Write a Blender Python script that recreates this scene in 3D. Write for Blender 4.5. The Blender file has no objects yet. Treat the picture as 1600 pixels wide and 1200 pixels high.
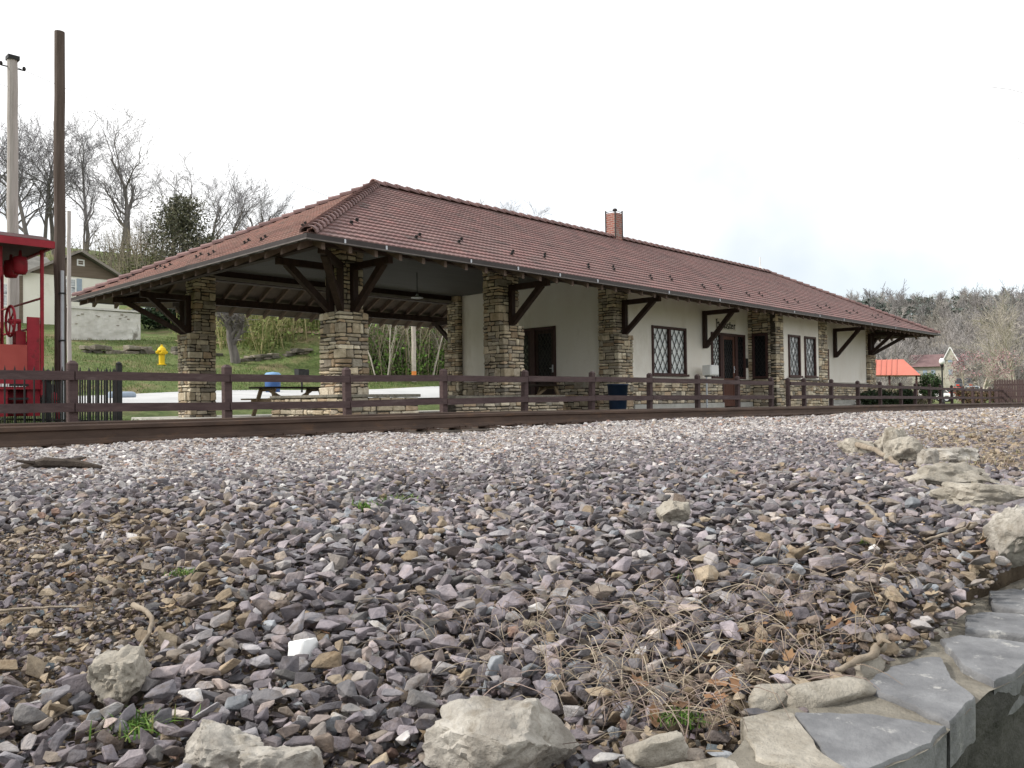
import bpy, bmesh, math, random
import numpy as np
from mathutils import Vector, Matrix, noise as mnoise
R_ = math.radians
PI = math.pi
scene = bpy.context.scene
col = bpy.data.collections.new('place')
scene.collection.children.link(col)
random.seed(7)
rng = np.random.default_rng(11)

# ------------------------------------------------------------------ helpers
def sm(a, b, x):
    t = min(1.0, max(0.0, (x - a) / (b - a)))
    return t * t * (3 - 2 * t)
def nsm(a, b, x):
    t = np.clip((x - a) / (b - a), 0, 1)
    return t * t * (3 - 2 * t)

class MB:
    """collects shapes into one mesh"""
    def __init__(s):
        s.v = []; s.f = []; s.c = []; s.m = []
        s.col = (1, 1, 1); s.mi = 0
    def add(s, vs, fs, c=None):
        o = len(s.v)
        s.v.extend([tuple(p) for p in vs])
        c = c or s.col
        s.c.extend([c] * len(vs))
        for f in fs:
            s.f.append(tuple(i + o for i in f)); s.m.append(s.mi)
        return s
    def box(s, x0, x1, y0, y1, z0, z1, c=None):
        vs = [(x0,y0,z0),(x1,y0,z0),(x1,y1,z0),(x0,y1,z0),(x0,y0,z1),(x1,y0,z1),(x1,y1,z1),(x0,y1,z1)]
        return s.add(vs, [(0,3,2,1),(4,5,6,7),(0,1,5,4),(1,2,6,5),(2,3,7,6),(3,0,4,7)], c)
    def cbox(s, x0, x1, y0, y1, z0, z1, b=.01, c=None):
        """box with chamfered long and short edges"""
        xs = (x0, x0 + b, x1 - b, x1); ys = (y0, y0 + b, y1 - b, y1); zs = (z0, z0 + b, z1 - b, z1)
        vs = []
        for i in (0, 3):
            for j in (1, 2):
                for k in (1, 2): vs.append((xs[i], ys[j], zs[k]))
        for j in (0, 3):
            for i in (1, 2):
                for k in (1, 2): vs.append((xs[i], ys[j], zs[k]))
        for k in (0, 3):
            for i in (1, 2):
                for j in (1, 2): vs.append((xs[i], ys[j], zs[k]))
        bm = bmesh.new()
        for p in vs: bm.verts.new(p)
        bmesh.ops.convex_hull(bm, input=bm.verts)
        bm.verts.index_update()
        v2 = [tuple(v.co) for v in bm.verts]; f2 = [tuple(v.index for v in f.verts) for f in bm.faces]
        bm.free()
        return s.add(v2, f2, c)
    def bar(s, p, q, w, h=None, up=(0, 0, 1), c=None, ext=0):
        p = Vector(p); q = Vector(q); h = h or w
        d = (q - p).normalized(); p = p - d * ext; q = q + d * ext
        u = Vector(up)
        if abs(d.dot(u)) > .98: u = Vector((1, 0, 0))
        a = d.cross(u).normalized() * (w / 2); b = a.cross(d).normalized() * (h / 2)
        vs = [p-a-b, p+a-b, p+a+b, p-a+b, q-a-b, q+a-b, q+a+b, q-a+b]
        return s.add(vs, [(0,1,2,3),(7,6,5,4),(0,4,5,1),(1,5,6,2),(2,6,7,3),(3,7,4,0)], c)
    def tube(s, pts, rad, n=6, c=None, cap=True):
        pts = [Vector(p) for p in pts]
        if not hasattr(rad, '__len__'): rad = [rad] * len(pts)
        vs = []; prev = None
        for i, p in enumerate(pts):
            d = (pts[min(i+1, len(pts)-1)] - pts[max(i-1, 0)])
            d = d.normalized() if d.length > 1e-9 else Vector((0,0,1))
            if prev is None:
                a = d.orthogonal().normalized()
            else:
                a = (prev - d * prev.dot(d))
                a = a.normalized() if a.length > 1e-6 else d.orthogonal().normalized()
            prev = a; b = d.cross(a)
            for k in range(n):
                t = 2 * PI * k / n
                vs.append(p + (a * math.cos(t) + b * math.sin(t)) * rad[i])
        fs = []
        for i in range(len(pts) - 1):
            for k in range(n):
                k2 = (k + 1) % n
                fs.append((i*n+k, i*n+k2, (i+1)*n+k2, (i+1)*n+k))
        if cap:
            fs.append(tuple(range(n - 1, -1, -1))); fs.append(tuple((len(pts)-1)*n + k for k in range(n)))
        return s.add(vs, fs, c)
    def lathe(s, prof, n=16, cx=0, cy=0, c=None):
        vs = []
        for r, z in prof:
            for k in range(n):
                t = 2 * PI * k / n
                vs.append((cx + r * math.cos(t), cy + r * math.sin(t), z))
        fs = []
        for i in range(len(prof) - 1):
            for k in range(n):
                k2 = (k + 1) % n
                fs.append((i*n+k, i*n+k2, (i+1)*n+k2, (i+1)*n+k))
        fs.append(tuple(range(n - 1, -1, -1))); fs.append(tuple((len(prof)-1)*n + k for k in range(n)))
        return s.add(vs, fs, c)
    def prism(s, poly, ax, a, b, c=None):
        """extrude 2-D polygon along axis ax from a to b"""
        n = len(poly)
        def P(u, v, w):
            return {0: (w, u, v), 1: (u, w, v), 2: (u, v, w)}[ax]
        vs = [P(u, v, a) for u, v in poly] + [P(u, v, b) for u, v in poly]
        fs = [tuple(range(n)), tuple(range(2*n-1, n-1, -1))]
        for i in range(n):
            j = (i + 1) % n
            fs.append((i, i + n, j + n, j))
        return s.add(vs, fs, c)
    def build(s, name, mats, parent=None, smooth=False, loc=None, fixn=True):
        me = bpy.data.meshes.new(name)
        me.from_pydata([tuple(p) for p in s.v], [], s.f)
        if not isinstance(mats, (list, tuple)): mats = [mats]
        for m in mats: me.materials.append(m)
        if len(mats) > 1: me.polygons.foreach_set('material_index', s.m)
        ca = me.color_attributes.new('Col', 'FLOAT_COLOR', 'POINT')
        arr = np.ones((len(s.v), 4), np.float32)
        if len(s.v): arr[:, :3] = np.array(s.c, np.float32)
        ca.data.foreach_set('color', arr.ravel())
        if fixn:
            bm = bmesh.new(); bm.from_mesh(me)
            bmesh.ops.recalc_face_normals(bm, faces=bm.faces); bm.to_mesh(me); bm.free()
        if smooth: me.polygons.foreach_set('use_smooth', [True] * len(me.polygons))
        me.update()
        return link(name, me, parent, loc)

def link(name, me, parent=None, loc=None):
    o = bpy.data.objects.new(name, me); col.objects.link(o)
    if parent is not None: o.parent = parent
    if loc is not None: o.location = loc
    return o

def np_mesh(name, V, F, mats, C=None, parent=None, smooth=False, mi=None):
    """V (n,3), F (m,k) constant face size"""
    V = np.ascontiguousarray(V, np.float32); F = np.ascontiguousarray(F, np.int32)
    me = bpy.data.meshes.new(name)
    k = F.shape[1]
    me.vertices.add(len(V)); me.vertices.foreach_set('co', V.ravel())
    me.loops.add(F.size); me.loops.foreach_set('vertex_index', F.ravel())
    me.polygons.add(len(F)); me.polygons.foreach_set('loop_start', np.arange(len(F), dtype=np.int32) * k)
    if not isinstance(mats, (list, tuple)): mats = [mats]
    for m in mats: me.materials.append(m)
    if mi is not None: me.polygons.foreach_set('material_index', np.ascontiguousarray(mi, np.int32))
    if C is not None:
        ca = me.color_attributes.new('Col', 'FLOAT_COLOR', 'POINT')
        a = np.ones((len(V), 4), np.float32); a[:, :3] = C
        ca.data.foreach_set('color', a.ravel())
    me.polygons.foreach_set('use_smooth', np.full(len(F), smooth))
    me.update(calc_edges=True); me.validate()
    return link(name, me, parent)

def tag(o, label, cat, group=None, kind=None):
    o['label'] = label; o['category'] = cat
    if group: o['group'] = group
    if kind: o['kind'] = kind
    return o
def struct(o, label=None):
    o['kind'] = 'structure'
    if label: o['label'] = label
    return o
def empty(name, loc, label, cat, group=None, rz=0):
    o = bpy.data.objects.new(name, None); col.objects.link(o)
    o.location = loc; o.rotation_euler = (0, 0, rz); o.empty_display_size = .3
    return tag(o, label, cat, group)
def copy_tree(o, parent=None, depth=0):
    c = o.copy(); col.objects.link(c)
    if parent is not None: c.parent = parent
    for ch in list(o.children): copy_tree(ch, c)
    return c

# ------------------------------------------------------------------ materials
def mat(name, c1, c2=None, scale=3.0, rough=.8, bump=0.0, bscale=None, detail=6, attr=False, stretch=(1, 1, 1),
        spec=.3, metal=0.0, c3=None, s3=.6, t3=(.55, .7), coords='Object', bdist=.02, extra=None):
    m = bpy.data.materials.new(name); m.use_nodes = True
    nt = m.node_tree; N = nt.nodes; L = nt.links
    b = N['Principled BSDF']
    b.inputs['Roughness'].default_value = rough
    b.inputs['Specular IOR Level'].default_value = spec
    b.inputs['Metallic'].default_value = metal
    tc = N.new('ShaderNodeTexCoord'); mp = N.new('ShaderNodeMapping')
    mp.inputs['Scale'].default_value = stretch
    L.new(tc.outputs[coords], mp.inputs['Vector'])
    c2 = c2 or c1
    nz = N.new('ShaderNodeTexNoise'); nz.inputs['Scale'].default_value = scale; nz.inputs['Detail'].default_value = detail
    nz.inputs['Roughness'].default_value = .62
    L.new(mp.outputs[0], nz.inputs['Vector'])
    rp = N.new('ShaderNodeValToRGB')
    rp.color_ramp.elements[0].position = .32; rp.color_ramp.elements[1].position = .68
    rp.color_ramp.elements[0].color = (*c1, 1); rp.color_ramp.elements[1].color = (*c2, 1)
    L.new(nz.outputs['Fac'], rp.inputs[0]); cur = rp.outputs[0]
    if c3:
        n3 = N.new('ShaderNodeTexNoise'); n3.inputs['Scale'].default_value = s3; n3.inputs['Detail'].default_value = 8
        n3.inputs['Roughness'].default_value = .7
        L.new(mp.outputs[0], n3.inputs['Vector'])
        mr = N.new('ShaderNodeMapRange'); mr.inputs['From Min'].default_value = t3[0]; mr.inputs['From Max'].default_value = t3[1]
        L.new(n3.outputs['Fac'], mr.inputs[0])
        mx = N.new('ShaderNodeMix'); mx.data_type = 'RGBA'
        L.new(mr.outputs[0], mx.inputs[0]); L.new(cur, mx.inputs[6]); mx.inputs[7].default_value = (*c3, 1)
        cur = mx.outputs[2]
    if attr:
        at = N.new('ShaderNodeAttribute'); at.attribute_name = 'Col'
        mu = N.new('ShaderNodeMix'); mu.data_type = 'RGBA'; mu.blend_type = 'MULTIPLY'; mu.inputs[0].default_value = 1
        L.new(cur, mu.inputs[6]); L.new(at.outputs['Color'], mu.inputs[7]); cur = mu.outputs[2]
    L.new(cur, b.inputs['Base Color'])
    if bump:
        bn = N.new('ShaderNodeTexNoise'); bn.inputs['Scale'].default_value = bscale or scale * 4
        bn.inputs['Detail'].default_value = 8; bn.inputs['Roughness'].default_value = .65
        L.new(mp.outputs[0], bn.inputs['Vector'])
        bp = N.new('ShaderNodeBump'); bp.inputs['Strength'].default_value = bump; bp.inputs['Distance'].default_value = bdist
        L.new(bn.outputs['Fac'], bp.inputs['Height']); L.new(bp.outputs[0], b.inputs['Normal'])
    return m

M = {}
M['rail'] = mat('rail_steel', (.055,.036,.028), (.105,.068,.05), 6, .75, .25, 60, stretch=(.3,1,1), c3=(.13,.075,.045), s3=9)
M['tie'] = mat('tie_wood', (.035,.027,.022), (.09,.07,.055), 5, .9, .5, 30, stretch=(4,.4,4))
M['fence'] = mat('brown_fence_paint', (.058,.036,.036), (.10,.066,.064), 7, .75, .35, 40, stretch=(.5,3,3), c3=(.14,.105,.10), s3=5, t3=(.56,.75))
M['timber'] = mat('dark_brown_timber', (.026,.014,.011), (.055,.031,.025), 5, .7, .3, 40, stretch=(2,2,.6))
M['timber_in'] = mat('soffit_boards', (.05,.038,.031), (.085,.066,.055), 4, .8, .2, 30)
M['soffit'] = mat('rafter_soffit', (.10,.08,.068), (.16,.13,.11), 2.5, .85, .15, 30)
M['ceil'] = mat('canopy_ceiling', (.05,.045,.042), (.085,.08,.075), 3, .7, .3, 30, stretch=(.25,8,1))
M['trim'] = mat('pale_trim', (.22,.19,.17), (.3,.27,.24), 3, .7)
M['stucco'] = mat('cream_stucco', (.845,.79,.715), (.89,.85,.785), 1.6, .92, .5, 60, c3=(.68,.62,.53), s3=1.3, t3=(.54,.82), stretch=(1,1,.45))
M['stone'] = mat('rubble_stone', (.62,.6,.56), (1,1,1), 9, .9, .8, 26, attr=True, c3=(.5,.46,.4), s3=5, t3=(.55,.75), bdist=.03)
M['mortar'] = mat('mortar', (.045,.038,.03), (.10,.085,.068), 12, .95, .5, 60)
M['tile'] = mat('clay_roof_tile', (.8,.8,.82), (1.06,1.03,1.0), 6, .72, .25, 50, attr=True, c3=(.66,.64,.66), s3=.9, t3=(.48,.75))
M['gutter'] = mat('dark_gutter', (.024,.018,.017), (.04,.031,.029), 4, .5)
M['gutlip'] = mat('gutter_lip_metal', (.10,.085,.08), (.16,.14,.13), 5, .5)
M['rafter'] = mat('rafter_timber', (.12,.085,.07), (.2,.145,.12), 5, .85)
M['sill'] = mat('pale_sill', (.45,.42,.37), (.58,.55,.49), 3, .8)
M['brick'] = None
M['concrete'] = mat('pale_concrete', (.38,.37,.34), (.52,.51,.47), 2, .9, .2, 60, c3=(.28,.27,.24), s3=1.2)
M['roadm'] = mat('bleached_road', (.44,.44,.44), (.56,.56,.56), .6, .9, .15, 20, c3=(.42,.42,.41), s3=.35)
M['grass'] = mat('spring_grass', (.055,.115,.022), (.12,.19,.045), 1.6, .95, .8, 14, detail=10, c3=(.22,.18,.09), s3=.22, t3=(.5,.7), bdist=.08)
M['bank'] = mat('bank_grass', (.085,.13,.034), (.195,.235,.085), 2.6, .95, 1.0, 7, detail=14, c3=(.25,.20,.11), s3=.45, t3=(.50,.66), bdist=.2)
M['dirt'] = mat('ballast_dirt', (.10,.075,.05), (.24,.185,.125), 9, .95, .9, 80, detail=10, c3=(.07,.055,.04), s3=3)
M['path'] = mat('dirt_path', (.24,.18,.11), (.36,.28,.18), 2, .95, .4, 20)
M['blade'] = mat('grass_blades', (.75,.75,.75), (1.1,1.1,1.1), 2, .8, attr=True)
M['leaf'] = mat('leaves', (.7,.7,.7), (1.15,1.15,1.15), 1.5, .75, attr=True)
M['bark'] = mat('grey_bark', (.11,.098,.094), (.21,.19,.18), 4, .95, .5, 12, stretch=(2,2,.5))
M['twig'] = mat('twigs', (.155,.145,.155), (.25,.235,.25), 3, .95)
M['palebark'] = mat('pale_bark', (.33,.29,.24), (.5,.46,.4), 4, .9, .3, 12)
M['farwood'] = mat('far_wood', (.8,.8,.8), (1.1,1.1,1.1), .05, .95, attr=True)
M['gravel'] = mat('crushed_stone', (.66,.66,.69), (1.26,1.22,1.2), 34, .9, 1.0, 55, attr=True, detail=10, c3=(.62,.52,.42), s3=20, t3=(.52,.70), bdist=.010, spec=.3)
M['lime'] = mat('limestone_rock', (.24,.215,.185), (.58,.545,.49), 14, .9, 1.0, 42, detail=12, c3=(.19,.16,.12), s3=10, t3=(.49,.64), bdist=.012)
M['lime2'] = mat('tan_rock', (.235,.208,.17), (.50,.46,.395), 12, .9, 1.0, 36, detail=12, c3=(.17,.145,.11), s3=8, t3=(.49,.66), bdist=.014)
M['slate'] = mat('grey_cap_slate', (.095,.096,.102), (.235,.236,.243), 11, .7, 1.0, 50, detail=14, c3=(.40,.39,.37), s3=26, t3=(.58,.68), bdist=.006, spec=.4)
M['capmortar'] = mat('wall_mortar', (.15,.135,.11), (.29,.265,.22), 18, .95, 1, 60, detail=8, bdist=.01)
M['wallface'] = mat('weathered_wall_face', (.028,.028,.024), (.16,.155,.14), 5, .95, 1, 26, detail=12, c3=(.34,.34,.33), s3=4.5, t3=(.56,.68), bdist=.03)
M['stick'] = mat('dead_stick', (.19,.15,.11), (.38,.32,.25), 12, .9, .5, 60)
M['deadgrass'] = mat('dead_grass', (.8,.8,.8), (1.1,1.1,1.1), 8, .9, attr=True)
M['yellow'] = mat('hydrant_yellow', (.72,.47,.01), (.80,.55,.02), 4, .5)
M['red'] = mat('caboose_red', (.24,.014,.024), (.34,.022,.036), 4, .6, .2, 30, c3=(.13,.02,.02), s3=5, t3=(.56,.72))
M['redlight'] = mat('faded_red', (.36,.06,.05), (.44,.085,.07), 2, .6)
M['dark'] = mat('black_metal', (.012,.012,.013), (.03,.03,.03), 6, .6)
M['underside'] = mat('caboose_underside', (.035,.012,.012), (.07,.02,.02), 3, .8)
M['pole'] = mat('creosote_pole', (.07,.05,.04), (.13,.10,.085), 4, .9, .4, 20, stretch=(3,3,.25))
M['greypole'] = mat('weathered_pole', (.30,.27,.25), (.44,.40,.38), 4, .9, .3, 20, stretch=(3,3,.25))
M['galv'] = mat('galvanised', (.48,.5,.54), (.6,.62,.66), 3, .45, metal=.2)
M['white'] = mat('white_paint', (.78,.78,.77), (.85,.85,.84), 3, .6)
M['whitewall'] = mat('old_whitewash', (.5,.48,.44), (.72,.7,.66), 1.3, .95, .3, 8, c3=(.24,.22,.19), s3=1.1, t3=(.6,.68), stretch=(1,1,.5))
M['cream'] = mat('cream_siding', (.76,.73,.64), (.82,.80,.72), .6, .85, c3=(.6,.56,.47), s3=.5)
M['brownsiding'] = mat('brown_siding', (.13,.10,.075), (.19,.15,.115), 2, .9, stretch=(.3,1,6))
M['roofgrey'] = mat('grey_shingle', (.14,.135,.12), (.22,.21,.19), 2, .95)
M['orange'] = mat('orange_metal_roof', (.47,.14,.10), (.54,.17,.12), .8, .5)
M['creamfar'] = mat('hazed_cream', (.40,.385,.32), (.5,.48,.41), .6, .9)  # cream dulled in its colour to stand for distance haze
M['maroon'] = mat('maroon_roof', (.16,.10,.10), (.21,.14,.14), 1, .9)
M['hedge'] = mat('hedge_leaf', (.7,.7,.7), (1.15,1.15,1.15), 2, .8, attr=True)
M['blue'] = mat('navy_plastic', (.010,.022,.055), (.014,.03,.07), 3, .5)
M['binblue'] = mat('bin_blue', (.035,.09,.24), (.05,.12,.3), 3, .5)
M['lidblue'] = mat('lid_blue', (.17,.31,.52), (.21,.37,.58), 3, .5)
M['greyblue'] = mat('barrel_greyblue', (.27,.33,.40), (.35,.42,.5), 3, .5)
M['plank'] = mat('picnic_plank', (.24,.175,.11), (.36,.27,.17), 4, .85, .3, 30, stretch=(.4,4,4))
M['plankdark'] = mat('picnic_plank_dark', (.03,.022,.018), (.06,.045,.035), 4, .85, .3, 30)
M['woodred'] = mat('red_brown_door', (.085,.034,.022), (.12,.05,.034), 4, .55, .2, 30, stretch=(3,3,.5))
M['frame'] = mat('window_frame_brown', (.05,.023,.021), (.075,.036,.032), 5, .6)
M['lattice'] = mat('lattice_lead', (.016,.015,.014), (.03,.028,.026), 5, .5)
M['glasspale'] = mat('pale_pane', (.62,.66,.67), (.85,.87,.86), 1.8, .12, spec=.6, c3=(.45,.5,.52), s3=3.2, t3=(.55,.62))
M['glassmid'] = mat('mixed_pane', (.10,.11,.125), (.78,.80,.82), 5.5, .12, spec=.6)
M['glassdark'] = mat('dark_pane', (.010,.011,.013), (.03,.032,.036), 2, .12, spec=.6)
M['carwhite'] = mat('car_white', (.7,.7,.7), (.75,.75,.75), 1, .3, spec=.6)
M['carred'] = mat('car_red', (.5,.03,.03), (.55,.04,.04), 1, .3, spec=.6)
M['cardark'] = mat('car_dark', (.03,.035,.045), (.04,.045,.055), 1, .3, spec=.6)
M['carsilver'] = mat('car_silver', (.45,.5,.56), (.5,.55,.6), 1, .3, spec=.6)
M['tyre'] = mat('tyre_rubber', (.012,.012,.012), (.02,.02,.02), 4, .9)
M['globe'] = mat('lamp_globe', (.8,.8,.8), (.85,.85,.85), 1, .3)
M['letter'] = mat('sign_letter', (.018,.015,.014), (.03,.026,.024), 3, .7)
M['signpanel'] = mat('sign_panel', (.7,.65,.56), (.76,.71,.62), 3, .8)
M['taillight'] = mat('tail_lamp', (.7,.06,.03), (.75,.1,.05), 1, .3)
M['orangemark'] = mat('orange_paint', (.7,.22,.05), (.75,.3,.08), 3, .6)
def brick_mat():
    m = bpy.data.materials.new('chimney_brick'); m.use_nodes = True
    nt = m.node_tree; N = nt.nodes; L = nt.links; b = N['Principled BSDF']; b.inputs['Roughness'].default_value = .9
    tc = N.new('ShaderNodeTexCoord'); sp = N.new('ShaderNodeSeparateXYZ'); cb = N.new('ShaderNodeCombineXYZ')
    ad = N.new('ShaderNodeMath'); ad.operation = 'ADD'
    L.new(tc.outputs['Object'], sp.inputs[0]); L.new(sp.outputs[0], ad.inputs[0]); L.new(sp.outputs[1], ad.inputs[1])
    L.new(ad.outputs[0], cb.inputs[0]); L.new(sp.outputs[2], cb.inputs[1])
    br = N.new('ShaderNodeTexBrick'); br.inputs['Scale'].default_value = 1
    br.inputs['Brick Width'].default_value = .21; br.inputs['Row Height'].default_value = .075; br.inputs['Mortar Size'].default_value = .008
    br.inputs['Color1'].default_value = (.30,.10,.07,1); br.inputs['Color2'].default_value = (.21,.085,.075,1); br.inputs['Mortar'].default_value = (.36,.31,.27,1)
    L.new(cb.outputs[0], br.inputs['Vector'])
    nz = N.new('ShaderNodeTexNoise'); nz.inputs['Scale'].default_value = 4; nz.inputs['Detail'].default_value = 8
    L.new(tc.outputs['Object'], nz.inputs['Vector'])
    mr = N.new('ShaderNodeMapRange'); mr.inputs['From Min'].default_value = .55; mr.inputs['From Max'].default_value = .75
    L.new(nz.outputs['Fac'], mr.inputs[0])
    mx = N.new('ShaderNodeMix'); mx.data_type = 'RGBA'; L.new(mr.outputs[0], mx.inputs[0]); L.new(br.outputs['Color'], mx.inputs[6])
    mx.inputs[7].default_value = (.27,.24,.22,1)
    L.new(mx.outputs[2], b.inputs['Base Color'])
    return m
M['brick'] = brick_mat()

# ------------------------------------------------------------------ terrain heights (camera at z = 0)
def drop(X): return .0068 * np.maximum(0, np.asarray(X, float) - 8)
def zroad(X): return np.clip(.22 + .019 * (np.asarray(X, float) - 5), .10, .85)
def hillz(X, Y):
    """grass bank rising behind the road"""
    X = np.asarray(X, float); Y = np.asarray(Y, float)
    k = 1 - nsm(44, 80, X)
    up = .215 * np.clip(Y - 31, 0, 66) + .06 * np.clip(Y - 97, 0, 400)
    # steeper cut bank behind the canopy
    cut = 2.6 * nsm(33.5, 41, Y) * nsm(20, 27, X)
    return k * (up + cut)
def gz(X, Y):
    X = np.asarray(X, float); Y = np.asarray(Y, float)
    base = -.42 - np.minimum(drop(X), .35)
    t = nsm(21.5, 26.5, Y); z1 = zroad(X) - .12
    far = 1 - nsm(48, 85, X)
    z = base + (z1 - base) * t * far + .12 * nsm(26, 31, Y) * far
    n = .12 * np.sin(X * .31 + Y * .17) * np.sin(Y * .23 - X * .11)
    return z + hillz(X, Y) + n * nsm(31, 36, Y)
def bz(X, Y):
    """gravel bed height near the camera"""
    X = np.asarray(X, float); Y = np.asarray(Y, float)
    r = np.hypot(X, Y)
    z = -.375 - .10 * (1 - nsm(.8, 2.3, r)) + .025 * nsm(2.0, 3.2, r) * (1 - nsm(3.6, 6, r))
    z = z + .012 * np.sin(X * 2.9 + 1.3) * np.sin(Y * 2.3) * nsm(.5, 2, r) + .02 * np.sin(X * .7 - Y * .9)
    return z - drop(X)

# ------------------------------------------------------------------ ground sheet
WALL_OUT = [(-1.6,2.5),(-1.0,1.8),(-.5,1.25),(0,.85),(.4,.6),(.72,.45),(.92,.365),(1.08,.328),(1.28,.330),(1.46,.308),(1.65,.293),(1.9,.30),(2.2,.27),(2.6,.18),(3.3,.08),(4.2,0),(5.4,-.1),(7,-.2),(9.5,-.4),(14,-.7),(24,-1.2),(45,-2)]
WX = np.array([p[0] for p in WALL_OUT]); WY = np.array([p[1] for p in WALL_OUT])
def wall_y(X): return np.interp(X, WX, WY)
def wall_w(X): return .09 + .11 * nsm(.75, 1.05, np.asarray(X, float))    # how wide the wall's top is
EARTH_X = [1.6,2.2,2.6,4.2,5.4,7,9.5,14,24,46]; EARTH_Y = [-.4,.35,.5,1.0,1.45,2.0,2.8,4.0,5.6,7.2]
def earth_y(X): return np.interp(X, EARTH_X, EARTH_Y)                       # bare earth lies on the near side of this line

def grid_mesh(name, xs, ys, zf, m, smooth=True):
    Xg, Yg = np.meshgrid(xs, ys, indexing='ij'); Z = zf(Xg, Yg)
    V = np.stack([Xg, Yg, Z], -1).reshape(-1, 3)
    nx, ny = len(xs), len(ys)
    i, j = np.meshgrid(np.arange(nx - 1), np.arange(ny - 1), indexing='ij')
    a = (i * ny + j).ravel()
    F = np.stack([a, a + ny, a + ny + 1, a + 1], -1)
    return np_mesh(name, V, F, m, smooth=smooth)

def ground_z(X, Y):
    z = gz(X, Y)
    # under the gravel bed the sheet lies lower; on the camera's side of the little wall it drops away
    low = -1.35
    t = 1 - nsm(0.9, 6.4, Y - wall_y(X) + 1.0)
    near = (Y < 11)
    z = np.where(near, z - .12 * (1 - nsm(9.5, 10.8, Y)), z)
    return z + (low - z) * t
xs = np.concatenate([[-900,-500,-250,-120,-60], np.arange(-30, 50, 1.0), np.arange(50, 130, 4), [150,200,300,500,900]])
ys = np.concatenate([[-700,-300,-100,-40,-15,-6], np.arange(-3, 48, .75), np.arange(48, 120, 3), [140,180,260,400,800]])
g = grid_mesh('ground', xs, ys, ground_z, M['bank']); struct(g, 'grassy ground rising into a bank behind the road')

# road sheet
def strip(name, xs, y0f, y1f, zf, m, n=8):
    Xg = np.repeat(np.asarray(xs, float)[:, None], n, 1); t = np.linspace(0, 1, n)[None, :]
    Yg = y0f(Xg) * (1 - t) + y1f(Xg) * t
    V = np.stack([Xg, Yg, zf(Xg, Yg)], -1).reshape(-1, 3)
    i, j = np.meshgrid(np.arange(len(xs) - 1), np.arange(n - 1), indexing='ij'); a = (i * n + j).ravel()
    F = np.stack([a, a + n, a + n + 1, a + 1], -1)
    return np_mesh(name, V, F, m, smooth=True)
struct(strip('road', np.arange(-40, 60, 1.0), lambda X: 24.6 + 0 * X, lambda X: 31.2 + .25 * np.sin(X * .5), lambda X, Y: gz(X, Y) + .035, M['roadm'], 14))
struct(strip('dirt_path', np.linspace(19.5, 29.5, 30), lambda X: 43.9 - (X - 19.5) * 1.0, lambda X: 44.6 - (X - 19.5) * .97, lambda X, Y: gz(X, Y) + .06, M['path'], 5))
# gravel bed that carries the stones
bx = np.concatenate([np.arange(-8, 6, .12), np.arange(6, 20, .5), np.arange(20, 66, 2)])
bt = np.concatenate([[0, .01], np.linspace(.03, 1, 70) ** 1.3])
def bed():
    Xg = np.repeat(bx[:, None], len(bt), 1)
    y0 = np.where(bx > -1.6, wall_y(bx) + wall_w(bx) - .05, 2.6 - (bx + 1.6) * .3)[:, None]
    Yg = y0 + (11.6 - y0) * bt[None, :]
    Z = bz(Xg, Yg) - .02
    Z = Z - .10 * nsm(10.0, 11.4, Yg) - .045 * (1 - nsm(0, .22, Yg - y0))
    Z[:, 0] = -1.3
    V = np.stack([Xg, Yg, Z], -1).reshape(-1, 3); n = len(bt)
    i, j = np.meshgrid(np.arange(len(bx) - 1), np.arange(n - 1), indexing='ij'); a = (i * n + j).ravel()
    return np_mesh('gravel_bed', V, np.stack([a, a + n, a + n + 1, a + 1], -1), M['dirt'], smooth=True)
struct(bed(), 'earthy bed of pebbles and dirt under the ballast')

# platform
mb = MB()
mb.cbox(8.45, 38.6, 12.35, 21.9, -.62, -.318, .015)
struct(mb.build('platform', M['concrete']), 'pale concrete platform slab under the station')

# ------------------------------------------------------------------ gravel
def hull_shape(n, seed):
    r = random.Random(seed)
    bm = bmesh.new()
    for _ in range(n):
        v = Vector((r.gauss(0,1), r.gauss(0,1), r.gauss(0,1))).normalized()
        p = 6.0  # push towards a blocky super-ellipsoid
        k = (abs(v.x)**p + abs(v.y)**p + abs(v.z)**p) ** (-1/p)
        v = v * (k * .55 + .45) * r.uniform(.85, 1.0)
        bm.verts.new(v)
    res = bmesh.ops.convex_hull(bm, input=bm.verts)
    bmesh.ops.delete(bm, geom=[v for v in bm.verts if not v.link_faces], context='VERTS')
    bmesh.ops.triangulate(bm, faces=bm.faces)
    bmesh.ops.recalc_face_normals(bm, faces=bm.faces)
    bm.verts.index_update()
    V = np.array([v.co[:] for v in bm.verts]); F = np.array([[v.index for v in f.verts] for f in bm.faces])
    bm.free()
    V -= (V.max(0) + V.min(0)) / 2; V /= (V.max(0) - V.min(0)) / 2
    return V, F
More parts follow.
